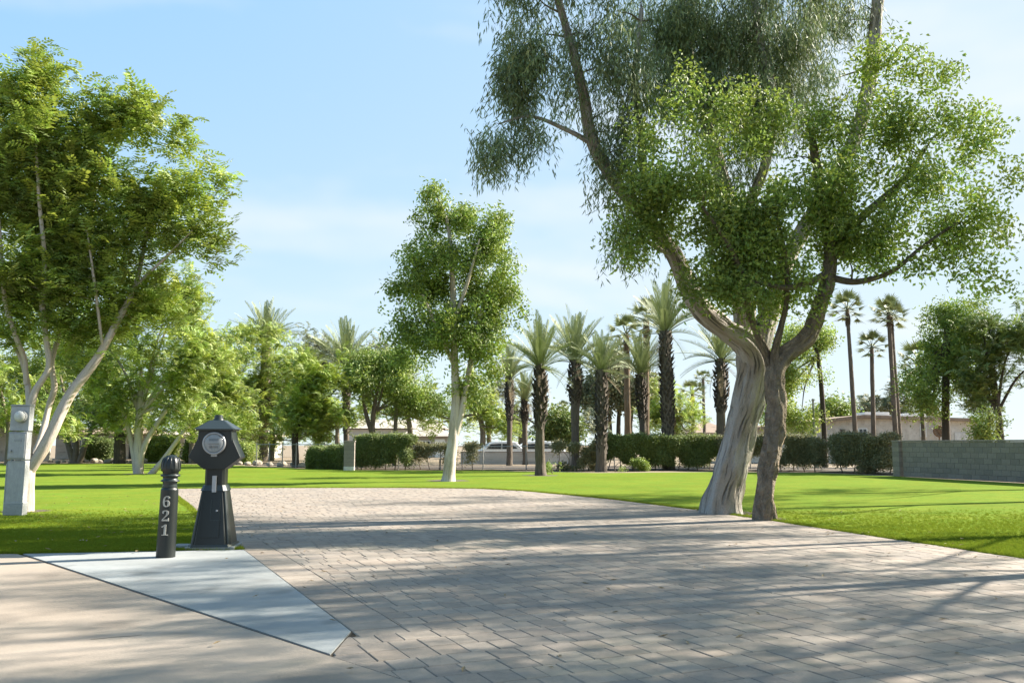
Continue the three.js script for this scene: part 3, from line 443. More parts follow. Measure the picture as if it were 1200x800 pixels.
yardTree('screen_tree', 'olive green tree between the small house and the palms', 610, 0, 84, 5, [[612, 490, 26, 24, 24], [590, 480, 18, 28, 14], [690, 500, 20, 14, 12]], { mat: L.olive, scale: 1.8, cr: 0.7 });
yardTree('slender_tree', 'slender-trunked green tree rising beside the flagpole', 966, 0, 50, 6, [[948, 392, 30, 26, 26], [925, 440, 32, 46, 46], [915, 475, 30, 30, 26], [940, 480, 26, 26, 18], [975, 400, 22, 20, 10], [900, 420, 18, 44, 18]], { mat: L.bright, kind: 'ovate', leaf: 0.15, cr: 0.45, bark: M.darkBark });
yardTree('small_tree', 'small rounded tree above the beige house roof', 978, 0, 74, 4, [[982, 484, 16, 20, 18], [962, 490, 14, 16, 10]], { mat: L.ficus, kind: 'ovate', leaf: 0.2, scale: 1.4, cr: 0.5 });
yardTree('clumped_tree', 'green tree with separate leafy clumps above the block wall', 1109, 0, 44, 9, [[1110, 372, 24, 28, 28], [1125, 400, 28, 24, 32], [1095, 415, 28, 24, 30], [1120, 440, 26, 26, 26], [1085, 450, 26, 20, 24], [1090, 475, 24, 14, 14], [1135, 375, 22, 22, 14]], { mat: L.ficus, kind: 'ovate', leaf: 0.14, cr: 0.45, bark: M.darkBark });
yardTree('drooping_tree', 'dark drooping tree behind the end of the block wall', 1172, 0, 42, 8, [[1165, 430, 34, 56, 60], [1190, 395, 28, 46, 40], [1160, 475, 26, 34, 26], [1150, 375, 22, 18, 10], [1225, 420, 40, 70, 50], [1130, 440, 12, 20, 6]], { mat: L.deep, kind: 'pinnate', leaf: 0.16, scale: 1.15, cr: 0.45, bark: M.darkBark });
yardTree('young_tree', 'small yellow green tree just over the block wall', 1160, 0, 39, 3, [[1160, 498, 14, 18, 14], [1150, 505, 10, 10, 6]], { mat: L.bright, kind: 'ovate', leaf: 0.12, cr: 0.3 });
yardTree('low_tree', 'low green tree line seen over the beige house roof', 1035, 0, 95, 4, [[1030, 478, 28, 15, 22], [1060, 470, 26, 22, 22], [1010, 485, 14, 10, 8], [1090, 480, 26, 18, 16]], { mat: L.olive, scale: 2.2, cr: 0.8 });
// trees standing outside the frame, whose shade falls across the drive
function shadeTree(x, z, h, w, seed, gum, label) {
  const limbs = [[[x, 0, z, 0.26], [x + 0.1, h * 0.2, z, 0.2], [x - 0.15, h * 0.35, z + 0.1, 0.16], [x + 0.2, h * 0.6, z - 0.2, 0.08], [x, h * 0.9, z, 0.025]], [[x, h * 0.3, z, 0.05], [x - w * 0.4, h * 0.5, z + w * 0.2, 0.028], [x - w * 0.6, h * 0.7, z + w * 0.3, 0.015]], [[x, h * 0.33, z, 0.05], [x + w * 0.3, h * 0.55, z - w * 0.3, 0.028], [x + w * 0.5, h * 0.75, z - w * 0.4, 0.04]], [[x, h * 0.4, z, 0.045], [x + w * 0.1, h * 0.6, z + w * 0.45, 0.026], [x, h * 0.8, z + w * 0.6, 0.03]]];
  const blobs = [[x, h * 0.72, z, w * 0.5, h * 0.22, w * 0.5, 46], [x - w * 0.5, h * 0.66, z + w * 0.25, w * 0.45, h * 0.15, w * 0.45, 34], [x + w * 0.45, h * 0.7, z - w * 0.35, w * 0.45, h * 0.16, w * 0.45, 34], [x, h * 0.75, z + w * 0.55, w * 0.45, h * 0.15, w * 0.4, 34], [x, h * 0.92, z, w * 0.4, h * 0.1, w * 0.4, 22]];
  growTree(gum ? 'gum_tree' : 'shade_tree', label, 'tree', { seed, bark: gum ? M.gumBark : M.roughBark, mat: gum ? L.gum : L.ficus, kind: gum ? 'hang' : 'ovate', leaf: gum ? 0.13 : 0.1, scale: 1.15, cr: 0.40, per: 11, dens: 0.88, gapScale: 0.6, gap: 0.55, limbs, blobs, group: 'shade trees along the lawn beside the drive', twigShare: 0.7 });
}
shadeTree(11.6, -11.4, 12, 4.6, 101, true, 'pale gum on the lawn edge shading the near drive');
shadeTree(14.8, -15.6, 13.5, 4.8, 102, true, 'taller pale gum on the lawn shading the middle of the drive');
shadeTree(11.4, -7.6, 11, 4.6, 103, false, 'brown-barked shade tree beside the road end of the drive');
shadeTree(19.8, -23.5, 19, 5.4, 104, true, 'very tall pale gum near the far end of the block wall');
shadeTree(23.0, -29.0, 18, 5.4, 106, true, 'pale gum beyond the end of the block wall shading the far drive');
shadeTree(17.5, -10.5, 13.5, 4.8, 105, true, 'pale gum standing back from the road end of the drive');

// ---------------------------------------------------------------- palms
const frondGeos = [];
function frondGeo(len, droop, seed) {                                    // arching midrib with two ranks of stiff narrow leaflets
  const R = rng(seed), o = [], pts = [], N = 10;
  for (let i = 0; i <= N; i++) { const t = i / N; pts.push(V(0, len * (t - droop * 0.25 * t * t), len * droop * t * t * 0.75)); }
  const cv = new THREE.CatmullRomCurve3(pts);
  for (let i = 5; i < 48; i++) for (const s of [-1, 1]) { const t = i / 48, p = cv.getPoint(t), d = cv.getTangent(t), l = len * (0.135 * Math.sin(Math.PI * Math.min(1, t * 0.82 + 0.18)) + 0.035) * (0.85 + 0.3 * R()); const dir = d.clone().multiplyScalar(1.25).add(V(s * (0.6 + 0.3 * R()), 0, -0.35 - 0.3 * R())).normalize(); leafTris(o, p, dir, V(0, 0, 1), l, 0.026 * len / 2, 0.1); }
  const leaf = fromPos(o), rib = tube(pts, pts.map((_, i) => 0.022 * len / 2 * (1 - i / N * 0.85)), 4, 1, 0);
  return merge([leaf, rib]);
}
for (let i = 0; i < 4; i++) frondGeos.push(frondGeo(2, 0.08 + 0.15 * i, 300 + i));
function fanGeo(seed) {
  const R = rng(seed), o = [];
  const stalk = tube([V(0, 0, 0), V(0, 0.3, 0.01), V(0, 0.62, 0.06)], [0.02, 0.016, 0.012], 4, 2, 0);
  for (let i = 0; i < 15; i++) { const a = (i / 14 - 0.5) * 3.2, d = V(Math.sin(a), Math.cos(a) * 0.95 + 0.1, 0.15 + 0.35 * Math.abs(Math.sin(a)) + 0.12 * R()).normalize(); leafTris(o, V(0, 0.62, 0.06), d, V(0, 0, 1), 0.46 * (0.85 + 0.3 * R()), 0.075, 0.2); }
  return merge([fromPos(o), stalk]);
}
const fanGeos = [fanGeo(1), fanGeo(2)];
function datePalm(label, x, baseY, Z, topY, len, o = {}) {
  const b = baseY ? ground(x, baseY) : at(x, 520, Z); b.y = 0; Z = -b.z;
  const top = at(x + (o.lean || 0), topY, Z), s = scaleAt(Z), h = top.y, R = rng(Math.round(x * 13)), t = thing('date_palm', label, 'palm', b, 0, 'date palms along the fence');
  const w = (o.w || 16) * 0.8 * s / 2, dx = top.x - b.x, bx = (y) => dx * y / h;
  part('trunk', tube([V(0, -0.1, 0), V(bx(h * 0.12), h * 0.12, 0), V(bx(h * 0.4), h * 0.4, 0), V(bx(h * 0.7), h * 0.7, 0), V(dx, h, 0)], [w * 0.95, w * 0.75, w * 0.74, w * 0.8, w * 0.7], 10, 5, 0.12, Math.round(x)), M.palmBark, t);
  const boots = [], from = o.from ?? 0.35, n = Math.round((h * (1 - from)) * 34);
  for (let i = 0; i < n; i++) {
    const u = i / n, y = h * (from + (1 - from) * u), a = i * 2.39996 + R() * 0.3, sw = w * (0.72 + (o.bulge ?? 0.32) * Math.sin(Math.min(1, u * 1.15) * Math.PI * 0.8)), g = new THREE.ConeGeometry(0.06 + 0.06 * R(), 0.2 + 0.26 * R(), 4, 1);
    g.rotateX(0.25 + 0.7 * R()); g.translate(0, 0, sw * (0.85 + 0.3 * fbm(a * 1.2 + 7, y * 1.4, 512, 3, 90)) - 0.03); g.rotateY(a); g.translate(bx(y), y, 0); boots.push(g);
  }
  part('frond_stub', merge(boots), M.palmBoot, t, 'stuff');
  const nf = o.n || 34;
  for (let i = 0; i < nf; i++) {
    const u = (i + 0.5) / nf, f = part('frond', frondGeos[Math.min(3, Math.floor(u * 2.7 + R()))], L.date, t);
    const spread = (o.spread || 1) * (0.06 + 0.86 * Math.pow(u, 0.9)) + (R() - 0.5) * 0.22, k = len / 2 * (0.85 + 0.25 * R());
    f.position.set(dx, h - 0.05 - 0.15 * u, 0); f.rotation.set(0, i * 2.39996 + R() * 0.4, 0); f.rotateX(spread); f.scale.set(k, k, k);
  }
  for (let i = 0; i < 3 + Math.floor(R() * 4); i++) { const f = part('dead_frond', frondGeos[1 + (i % 3)], L.dead, t), k = len / 2 * (0.5 + 0.25 * R()); f.position.set(dx, h - 0.25, 0); f.rotation.set(0, R() * 6.28, 0); f.rotateX(1.9 + 0.8 * R()); f.scale.set(k, k, k); }
  if (o.low) for (let i = 0; i < o.low; i++) { const f = part('frond', frondGeos[3], L.date, t), k = len / 2 * 0.9; f.position.set(dx, h - 0.15, 0); f.rotation.set(0, i * 2.1 + R(), 0); f.rotateX(1.35 + 0.3 * R()); f.scale.set(k, k, k); }
  return t;
}
datePalm('date palm with a whitewashed grey foot nearest the mulch bed gap', 633, 557, 0, 428, 2.25, { w: 19, from: 0.42, bulge: 0.5, low: 5 });
datePalm('date palm with a thick dark boot bulge high on a thin trunk', 674, 0, 47, 422, 2.9, { w: 16, from: 0.58, bulge: 0.75, low: 5 });
datePalm('short date palm with straight dark trunk at the hedge end', 705, 552, 0, 433, 2.1, { w: 20, from: 0.18, bulge: 0.3, low: 4 });
datePalm('slim date palm with a tufted crown just behind the hedge', 755, 0, 48, 437, 2.5, { w: 13, from: 0.5, bulge: 0.7, low: 3, lean: -4 });
datePalm('tallest date palm with shaggy dark trunk rising through the hedge', 784, 550, 0, 388, 2.9, { w: 21, from: 0.12, bulge: 0.35, low: 3, lean: -4 });
datePalm('date palm half hidden behind the leaning gum trunk', 845, 0, 47, 420, 2.7, { w: 18, from: 0.5, bulge: 0.6, low: 7, n: 24, spread: 1.2 });
datePalm('smaller date palm just beyond the lone tree', 597, 0, 56, 443, 2.4, { w: 11, from: 0.5, bulge: 0.6, low: 3 });
datePalm('shortest date palm behind the parked white cars', 615, 0, 58, 467, 2.0, { w: 10, from: 0.6, bulge: 0.6, low: 2 });
datePalm('pale date palm above the small hip-roofed house', 573, 0, 70, 478, 1.9, { w: 9, from: 0.5, bulge: 0.5, low: 2, n: 24 });
datePalm('broad date palm rising behind the light green tree', 308, 540, 0, 402, 3.6, { w: 16, from: 0.1, bulge: 0.3, low: 3, spread: 1.1, lean: 4 });
datePalm('wide-crowned date palm behind the weeping tree', 406, 0, 58, 428, 3.4, { w: 11, from: 0.3, bulge: 0.4, low: 6, spread: 1.35, n: 40 });
function fanPalm(label, x, Z, topY, r, o = {}) {
  const b = at(x, 520, Z); b.y = 0; const h = at(x, topY, Z).y, w = (o.w || 6) * scaleAt(Z) / 2, R = rng(Math.round(x * 17 + Z)), t = thing('fan_palm', label, 'palm', b, 0, 'slender fan palms beyond the fence'), ln = (o.lean || 0) * scaleAt(Z);
  part('trunk', tube([V(0, -0.1, 0), V(ln * 0.3, h * 0.3, 0), V(ln * 0.7, h * 0.7, 0), V(ln, h, 0)], [w * 1.3, w, w * 0.9, w * 0.8], 8, 5, 0.1, Math.round(x)), o.bark || M.palmBark, t);
  if (o.skirt) { const g = []; for (let i = 0; i < 60; i++) { const c = new THREE.ConeGeometry(0.06 * r, 0.4 * r * (0.6 + 0.8 * R()), 3, 1); c.rotateX(Math.PI - 0.12 - 0.2 * R()); c.translate(0, -0.15 * r, w * 0.7); c.rotateY(i * 2.4); c.translate(ln, h - (i / 60) * o.skirt, 0); g.push(c); } part('dead_frond_skirt', merge(g), M.palmSkirt, t, 'stuff'); }
  for (let i = 0; i < (o.n || 20); i++) { const u = i / (o.n || 20), f = part('frond', fanGeos[i % 2], L.fan, t), k = r * (0.85 + 0.3 * R()); f.position.set(ln, h - 0.02, 0); f.rotation.set(0, i * 2.39996, 0); f.rotateX(0.15 + 2.0 * u + (R() - 0.5) * 0.2); f.scale.set(k, k, k); }
  return t;
}
fanPalm('fan palm with a bare straight trunk among the date palms', 736, 62, 392, 1.55, { w: 8, skirt: 0.8, bark: M.palmSkirt });
fanPalm('fan palm half hidden behind the tallest date palm', 756, 66, 375, 1.6, { w: 9, skirt: 1.5, lean: 4, bark: M.palmSkirt });
fanPalm('tiny distant fan palm above the dark rounded tree', 660, 130, 477, 1.1, { w: 3 });
fanPalm('bushy distant fan palm beside the leaning gum trunk', 813, 95, 462, 1.7, { w: 5, skirt: 1.2 });
fanPalm('thin distant fan palm close beside a bushier one', 826, 105, 444, 1.25, { w: 4 });
fanPalm('very tall fan palm with a thin pale trunk above the beige house', 1004, 58, 364, 1.35, { w: 5.5, lean: -4, skirt: 0.6 });
fanPalm('shorter fan palm with drooping fronds above the beige house', 1024, 60, 407, 1.2, { w: 5.5, lean: 3 });
fanPalm('tall fan palm with a round crown standing in a close pair', 1051, 58, 368, 1.25, { w: 6, lean: -2, skirt: 0.5 });
fanPalm('slim fan palm touching trunks with its twin', 1056, 60, 372, 1.2, { w: 5, lean: -4, skirt: 0.5 });
fanPalm('dark fan palm peeping through the clumped tree', 1083, 48, 425, 1.3, { w: 5 });

// ---------------------------------------------------------------- fence, gate pier, hedges, walls
function fence(label, a, b, h, step) {
  const t = thing('chain_link_fence', label, 'fence', a, Math.atan2(-(b.z - a.z), b.x - a.x), 'chain link fences at the back of the lawn'), len = a.distanceTo(b), n = Math.round(len / step);
  for (let i = 0; i <= n; i++) { const p = part('fence_post', cyl(0.03, 0.03, h + 0.03, i / n * len, -0.03, 0, 8), M.fence, t); part('post_cap', new THREE.SphereGeometry(0.036, 8, 6).translate(i / n * len, h + 0.02, 0), M.fence, p); }
  part('top_rail', bar(V(0, h - 0.03, 0.04), V(len, h - 0.03, 0.04), 0.024), M.fence, t);
  part('bottom_rail', bar(V(0, 0.08, 0.04), V(len, 0.08, 0.04), 0.018), M.fence, t);
  const w = []; for (let x = 0.05; x < len; x += 0.16) { w.push(bar(V(x, 0.09, 0.045), V(Math.min(len, x + 0.5), h - 0.04, 0.045), 0.0022, 3)); w.push(bar(V(Math.min(len, x + 0.5), 0.09, 0.049), V(x, h - 0.04, 0.049), 0.0022, 3)); }
  part('wire_mesh', merge(w), M.fence, t, 'stuff');
}
const fz = (x, y) => { const p = ground(x, y); p.y = 0; return p; };
fence('grey chain link fence between the pier and the date palms', fz(418, 549.5), fz(668, 550.5), 1.2, 2.4);
fence('grey chain link fence behind the tall trimmed hedges', fz(669, 548.4), fz(1050, 550.5), 1.25, 2.4);
fence('grey metal gate fence beside the dark clipped bushes', fz(300, 546), fz(398, 549), 1.3, 1.4);
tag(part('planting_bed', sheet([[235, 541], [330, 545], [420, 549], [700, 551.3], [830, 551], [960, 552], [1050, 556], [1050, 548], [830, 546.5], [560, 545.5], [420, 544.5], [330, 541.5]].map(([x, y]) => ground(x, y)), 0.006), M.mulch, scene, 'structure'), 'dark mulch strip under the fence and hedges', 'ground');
{ // gate pier
  const p = fz(409, 551), t = thing('gate_pier', 'square pale block pier at the end of the fence', 'pier', p, 0.1);
  const s = scaleAt(-p.z), w = 12 * s, h = 30 * s; let k = 0;
  const R = rng(4);
  part('mortar_core', box(w - 0.02, h - 0.01, w - 0.02), M.mortar, t);
  for (let y = 0; y < h - 0.05; y += 0.2) part('block', box(w, 0.192, w, 0, y, 0, 0.008), [M.block3, M.block, M.stuccoWhite][Math.floor(R() * 3)], t), k++;
  part('cap', box(w + 0.06, 0.06, w + 0.06, 0, Math.ceil((h - 0.05) / 0.2) * 0.2, 0, 0.01), M.block3, t);
}
function hedge(name, label, a, b, h, d, n, o = {}) {
  const R = rng(o.seed || 3), t = thing(name, label, 'hedge', a, Math.atan2(-(b.z - a.z), b.x - a.x), o.group || 'clipped hedges along the fence'), len = a.distanceTo(b), list = [], hole = o.hole || 0.0, y0 = o.y0 || 0.0;
  for (let i = 0; i < n; i++) {
    const x = R() * len, sh = R(); let y, z;
    const topY = h * (0.98 + 0.2 * (fbm(x * 1.1, 2, 512, 3, o.seed || 3) - 0.5)) - (o.round ? o.round * Math.pow(Math.abs(x / len - 0.5) * 2, 4) : 0);
    if (sh < 0.5) { y = y0 + R() * (topY - y0); z = d / 2 * (0.7 + 0.3 * R()); } else if (sh < 0.75) { y = topY - 0.12 * R(); z = (R() - 0.5) * d; } else { y = y0 + R() * (topY - y0); z = (R() - 0.5) * d; }
    const gap = fbm(x * 1.6 + 9, y * 1.6, 512, 3, (o.seed || 3) + 40); if (gap < (hole + 0.11) * (1.25 - 0.5 * y / h) + (o.bare && y < o.bare ? 0.18 : 0)) continue;
    z += 0.34 * (fbm(x * 1.7 + 5, y * 1.7, 512, 3, 5) - 0.5) * 2; if (R() < 0.04) y += 0.22 * R();
    list.push({ p: V(x, y, z), s: o.s || 1 });
  }
  const st = []; for (let x = 0.3; x < len; x += 0.45 + 0.3 * R()) { const c = [V(x, -0.05, (R() - 0.5) * d * 0.4), V(x + (R() - 0.5) * 0.3, h * 0.4, (R() - 0.5) * d * 0.5), V(x + (R() - 0.5) * 0.7, h * 0.85, (R() - 0.5) * d * 0.6)]; st.push(tube(c, [0.03, 0.02, 0.008], 5, 3, 0)); }
  part('stem', merge(st), M.greyBark, t, 'stuff');
  scatter('foliage', list, spray('ovate', o.leaf || 0.09), o.mat || L.hedge, 'ovate', R, t, 0.3);
}
hedge('trimmed_hedge', 'green hedge trimmed square beside the pale pier', fz(419, 549.3), fz(484, 550), 1.68, 0.8, 7000, { seed: 31, hole: 0.3, bare: 0.25 });
hedge('trimmed_hedge', 'thin brownish hedge with gaps against the small house', fz(486, 549.6), fz(560, 550), 1.25, 0.5, 1500, { seed: 32, hole: 0.44, bare: 0.3, mat: L.dryHedge });
hedge('trimmed_hedge', 'ragged low hedge in front of the pale garden wall', fz(645, 551), fz(704, 551.3), 1.35, 0.6, 2600, { seed: 33, hole: 0.42, mat: L.dryHedge });
hedge('trimmed_hedge', 'long dense hedge with bright green top between the date palms', fz(706, 550.4), fz(842, 550.2), 1.66, 0.9, 15000, { seed: 34, hole: 0.33, bare: 0.3 });
hedge('trimmed_hedge', 'dark hedge behind the two trunks', fz(842, 550.4), fz(968, 552.6), 1.62, 0.9, 10000, { seed: 35, hole: 0.36, bare: 0.35, mat: L.dryHedge, round: 0.2 });
hedge('trimmed_hedge', 'dark hedge running up to the block wall pier', fz(980, 553), fz(1053, 555.5), 1.72, 0.9, 8000, { seed: 36, hole: 0.34, bare: 0.35, mat: L.dryHedge, round: 0.25 });
hedge('clipped_bush', 'dark clipped bush next to the gate fence', fz(366, 548.6), fz(386, 549), 1.0, 0.9, 2600, { seed: 41, round: 0.2, mat: L.deep });
hedge('clipped_bush', 'dark clipped bush next to the pale pier', fz(388, 549), fz(404, 549.4), 1.05, 0.8, 2400, { seed: 42, round: 0.2, mat: L.deep });
hedge('garden_shrub', 'dark shrub before the windows of the low grey house', fz(100, 540.6), fz(132, 540.6), 1.5, 1.2, 1500, { seed: 51, hole: 0.2, round: 0.5, s: 1.6, mat: L.deep, group: 'shrubs before the low houses' });
hedge('garden_shrub', 'green shrub between the grey house and the tan-doored house', fz(172, 541), fz(205, 541), 1.7, 1.2, 1600, { seed: 52, hole: 0.2, round: 0.6, s: 1.6, mat: L.pinnate, group: 'shrubs before the low houses' });
hedge('garden_shrub', 'rounded shrub low behind the black pedestal head', fz(222, 541.5), fz(262, 542), 1.4, 1.2, 1700, { seed: 53, hole: 0.2, round: 0.5, s: 1.6, mat: L.ficus, group: 'shrubs before the low houses' });
hedge('garden_shrub', 'bushy shrub at the foot of the broad date palm', fz(268, 543), fz(296, 543.6), 1.2, 1.0, 1200, { seed: 54, hole: 0.2, round: 0.4, s: 1.4, mat: L.bright, group: 'shrubs before the low houses' });
hedge('low_bush', 'small bright bush at the foot of the short date palm', fz(714, 552), fz(733, 552), 0.55, 0.6, 420, { seed: 43, hole: 0.4, round: 0.35, mat: L.bright, group: 'low bushes in the mulch bed' });
hedge('low_bush', 'small green bush beside the whitewashed palm foot', fz(640, 555), fz(658, 555), 0.45, 0.6, 320, { seed: 44, hole: 0.4, round: 0.35, mat: L.ficus, group: 'low bushes in the mulch bed' });
hedge('low_bush', 'small green bush under the long dense hedge', fz(738, 551.4), fz(758, 551.4), 0.5, 0.5, 360, { seed: 45, hole: 0.4, round: 0.35, mat: L.ficus, group: 'low bushes in the mulch bed' });
{ // block wall, each block laid
  const a = fz(1061, 558.4), b = fz(1200, 565.5), dir = b.clone().sub(a).normalize(), len = 8.4, h = 7, t = thing('block_wall', 'grey concrete block wall at the edge of the lawn', 'wall', a, Math.atan2(-dir.z, dir.x)), R = rng(9);
  const bm = [M.block, M.block2, M.block3], BH = 0.197, BL = 0.40, gaps = 0.009;
  part('mortar_core', box(len - 0.02, h * BH - 0.01, 0.125, len / 2, 0, 0), M.mortar, t);
  for (let r = 0; r < h; r++) for (let x = r % 2 ? -BL / 2 : 0; x < len - 0.05; x += BL) { const x0 = Math.max(0, x), x1 = Math.min(len, x + BL); part('block', box(x1 - x0 - gaps, BH - gaps, 0.15, (x0 + x1) / 2, r * BH + gaps / 2, (R() - 0.5) * 0.004, 0.006), bm[Math.floor(R() * 3)], t); }
  for (let x = 0; x < len - 0.05; x += BL) part('cap_block', box(BL - gaps, 0.06, 0.2, x + BL / 2, h * BH + 0.003, 0, 0.008), bm[Math.floor(R() * 3)], t);
  const p = thing('wall_pier', 'square block pier ending the grey block wall', 'pier', a.clone().addScaledVector(dir, -0.25), Math.atan2(-dir.z, dir.x));
  part('mortar_core', box(0.36, h * BH - 0.01, 0.36), M.mortar, p);
  for (let r = 0; r < h; r++) part('block', box(0.4, BH - gaps, 0.4, 0, r * BH + gaps / 2, 0, 0.008), bm[Math.floor(R() * 3)], p);
  part('cap_block', box(0.44, 0.06, 0.44, 0, h * BH + 0.003, 0, 0.008), M.block3, p);
}
{ const p = at(955, 520, 50), t = thing('flagpole', 'thin grey pole standing behind the hedge', 'pole', V(p.x, 0, p.z)); part('pole', cyl(0.07, 0.055, at(955, 470, 50).y, 0, 0, 0, 10), M.steel, t); part('finial', new THREE.SphereGeometry(0.09, 10, 8).translate(0, at(955, 470, 50).y + 0.06, 0), M.steel, t); part('base_plate', box(0.3, 0.04, 0.3), M.steel, t); }

// ---------------------------------------------------------------- houses, cars and other things beyond the fence
function opening(parent, name, x, y, z, w, h, frameM = M.white, glass = M.darkGlass) { const f = part(name, merge([box(w + 0.12, 0.06, 0.06, x, y + h, z), box(w + 0.12, 0.06, 0.08, x, y - 0.06, z), box(0.06, h, 0.06, x - w / 2 - 0.03, y, z), box(0.06, h, 0.06, x + w / 2 + 0.03, y, z), box(0.04, h, 0.04, x, y, z)]), frameM, parent); part('pane', box(w, h, 0.02, x, y, z - 0.02), glass, f); return f; }
{ // beige gabled house on the other side of the block wall
  const Z = 62, X0 = at(884, 520, Z).x, X1 = at(1150, 520, Z).x, y = (py) => at(600, py, Z).y, w = X1 - X0, xp = at(1012, 520, Z).x - X0;
  const t = thing('beige_house', 'long beige stucco house with a low roof behind the hedge', 'house', V(X0, 0, -Z));
  const outline = (o) => { const s = new THREE.Shape(); s.moveTo(0 - o, 0); s.lineTo(w + o, 0); s.lineTo(w + o, y(494)); s.lineTo(xp, y(490)); s.lineTo(0 - o, y(504)); s.closePath(); return s; };
  part('wall', new THREE.ExtrudeGeometry(outline(0), { depth: 9, bevelEnabled: false }).translate(0, 0, -9), M.stuccoBeige, t);
  const rs = new THREE.Shape(); rs.moveTo(-0.5, y(505.2)); rs.lineTo(xp, y(490)); rs.lineTo(w + 0.5, y(494.4)); rs.lineTo(w + 0.5, y(494.4) + 0.2); rs.lineTo(xp, y(490) + 0.22); rs.lineTo(-0.5, y(505.2) + 0.2); rs.closePath();
  const roof = part('roof', new THREE.ExtrudeGeometry(rs, { depth: 9.9, bevelEnabled: false }).translate(0, 0.012, -9.5), M.roofTan, t);
  const bx = (p) => at(p, 520, Z).x - X0;
  part('rooftop_unit', box(bx(1060) - bx(1030), 0.55, 1.6, (bx(1060) + bx(1030)) / 2, y(491), -3, 0.03), M.white, roof); part('rooftop_unit', box(bx(1108) - bx(1084), 0.55, 1.6, (bx(1108) + bx(1084)) / 2, y(492), -3.5, 0.03), M.white, roof);
  for (const p of [934, 988]) { const v = part('vent', cyl(0.14, 0.14, 0.12, 0, 0, 0, 12).rotateX(Math.PI / 2).translate(bx(p), y(506), 0.05), M.roofBrown, t); part('vent_hood', box(0.34, 0.05, 0.2, bx(p), y(506) + 0.13, 0.08), M.roofBrown, v); }
  opening(t, 'window', bx(1083), y(511), 0.03, 0.3, 0.9); opening(t, 'window', bx(1012), y(513), 0.03, 0.5, 0.6);
  const d = part('door', box(1.0, 2.05, 0.06, bx(1128), 0, 0.03), M.stuccoWhite, t); part('handle', new THREE.SphereGeometry(0.05, 8, 6).translate(bx(1128) + 0.38, 1.0, 0.1), M.steel, d);
}
{ const Z = 61.2, p = at(1101, 505, Z), t = thing('round_plaque', 'round brown lattice plaque beside the beige house wall', 'plaque', V(p.x, 0, p.z));
  part('ring', new THREE.TorusGeometry(0.36, 0.06, 8, 24).translate(0, p.y, 0), M.brownPaint, t); for (let i = 0; i < 5; i++) { const a = i * Math.PI / 5; part('spoke', bar(V(-Math.cos(a) * 0.35, p.y - Math.sin(a) * 0.35, 0.004 * i), V(Math.cos(a) * 0.35, p.y + Math.sin(a) * 0.35, 0.004 * i), 0.03), M.brownPaint, t); } part('backing', cyl(0.34, 0.34, 0.03, 0, 0, 0, 20).rotateX(Math.PI / 2).translate(0, p.y, -0.06), M.roofTan, t); part('post', cyl(0.05, 0.05, p.y - 0.3, 0, 0, -0.02, 8), M.brownPaint, t); }
function hipHouse(name, label, x0, x1, Z, eaveY, ridgeY, depth, wallM, roofM, o = {}) {
  const a = at(x0, 520, Z), b = at(x1, 520, Z), w = b.x - a.x, ev = at(600, eaveY, Z).y, rg = at(600, ridgeY, Z).y, t = thing(name, label, 'house', V((a.x + b.x) / 2, 0, -Z - depth / 2), 0, 'low houses beyond the fence');
  part('wall', box(w * 0.94, ev, depth * 0.94), wallM, t);
  const hw = w / 2 + 0.15, hd = depth / 2 + 0.15, rl = Math.max(0.02, hw - hd * (o.hip ?? 1)), P = [[-hw, ev, hd], [hw, ev, hd], [hw, ev, -hd], [-hw, ev, -hd], [-rl, rg, 0], [rl, rg, 0]], pos = [];
  for (const f of [[0, 1, 5], [0, 5, 4], [1, 2, 5], [2, 3, 4], [2, 4, 5], [3, 0, 4], [0, 2, 1], [0, 3, 2]]) for (const i of f) pos.push(...P[i]);
  const g = fromPos(pos); const uv = g.attributes.uv; for (let i = 0; i < uv.count; i++) uv.setXY(i, pos[i * 3] / 8, pos[i * 3 + 2] / 8);
  const r = part('roof', g.translate(0, 0.13, 0), roofM, t); part('fascia', merge([box(2 * hw, 0.13, 0.04, 0, ev - 0.004, hd - 0.02), box(2 * hw, 0.13, 0.04, 0, ev - 0.004, -hd + 0.02), box(0.04, 0.13, 2 * hd - 0.09, hw - 0.02, ev - 0.004, 0), box(0.04, 0.13, 2 * hd - 0.09, -hw + 0.02, ev - 0.004, 0)]), o.fascia || roofM, r);
  for (const [f, wy, ww, wh] of o.win || []) opening(t, 'window', (f - 0.5) * w * 0.9, wy, depth * 0.47 + 0.03, ww, wh);
  if (o.door) { const d = part('door', box(0.95, Math.min(2.0, ev - 0.15), 0.06, (o.door - 0.5) * w * 0.9, 0, depth * 0.47 + 0.032), o.doorM || M.white, t); part('handle', new THREE.SphereGeometry(0.05, 8, 6).translate((o.door - 0.5) * w * 0.9 + 0.36, 1, depth * 0.47 + 0.1), M.steel, d); }
  return t;
}
hipHouse('small_house', 'small house with a pale pyramid roof behind the fence', 466, 530, 88, 512.5, 497, 5.2, M.stuccoGrey, M.roofPale, { win: [[0.28, 1.0, 0.9, 0.55], [0.5, 1.0, 0.9, 0.55]], door: 0.8, fascia: M.roofTan });
hipHouse('long_house', 'long low white house seen above the trimmed hedge', 405, 520, 104, 503, 492, 6, M.stuccoWhite, M.roofPale, { hip: 0.4, win: [[0.12, 1.1, 1.6, 0.9], [0.4, 1.1, 1.6, 0.9]], fascia: M.roofBrown });
hipHouse('grey_house', 'low grey house shaded by the spreading trees', 60, 172, 78, 510, 502, 7, M.stuccoGrey, M.roofTan, { hip: 0.5, win: [[0.2, 1.0, 1.1, 0.7], [0.45, 1.0, 1.1, 0.7]], door: 0.9, doorM: M.darkGlass });
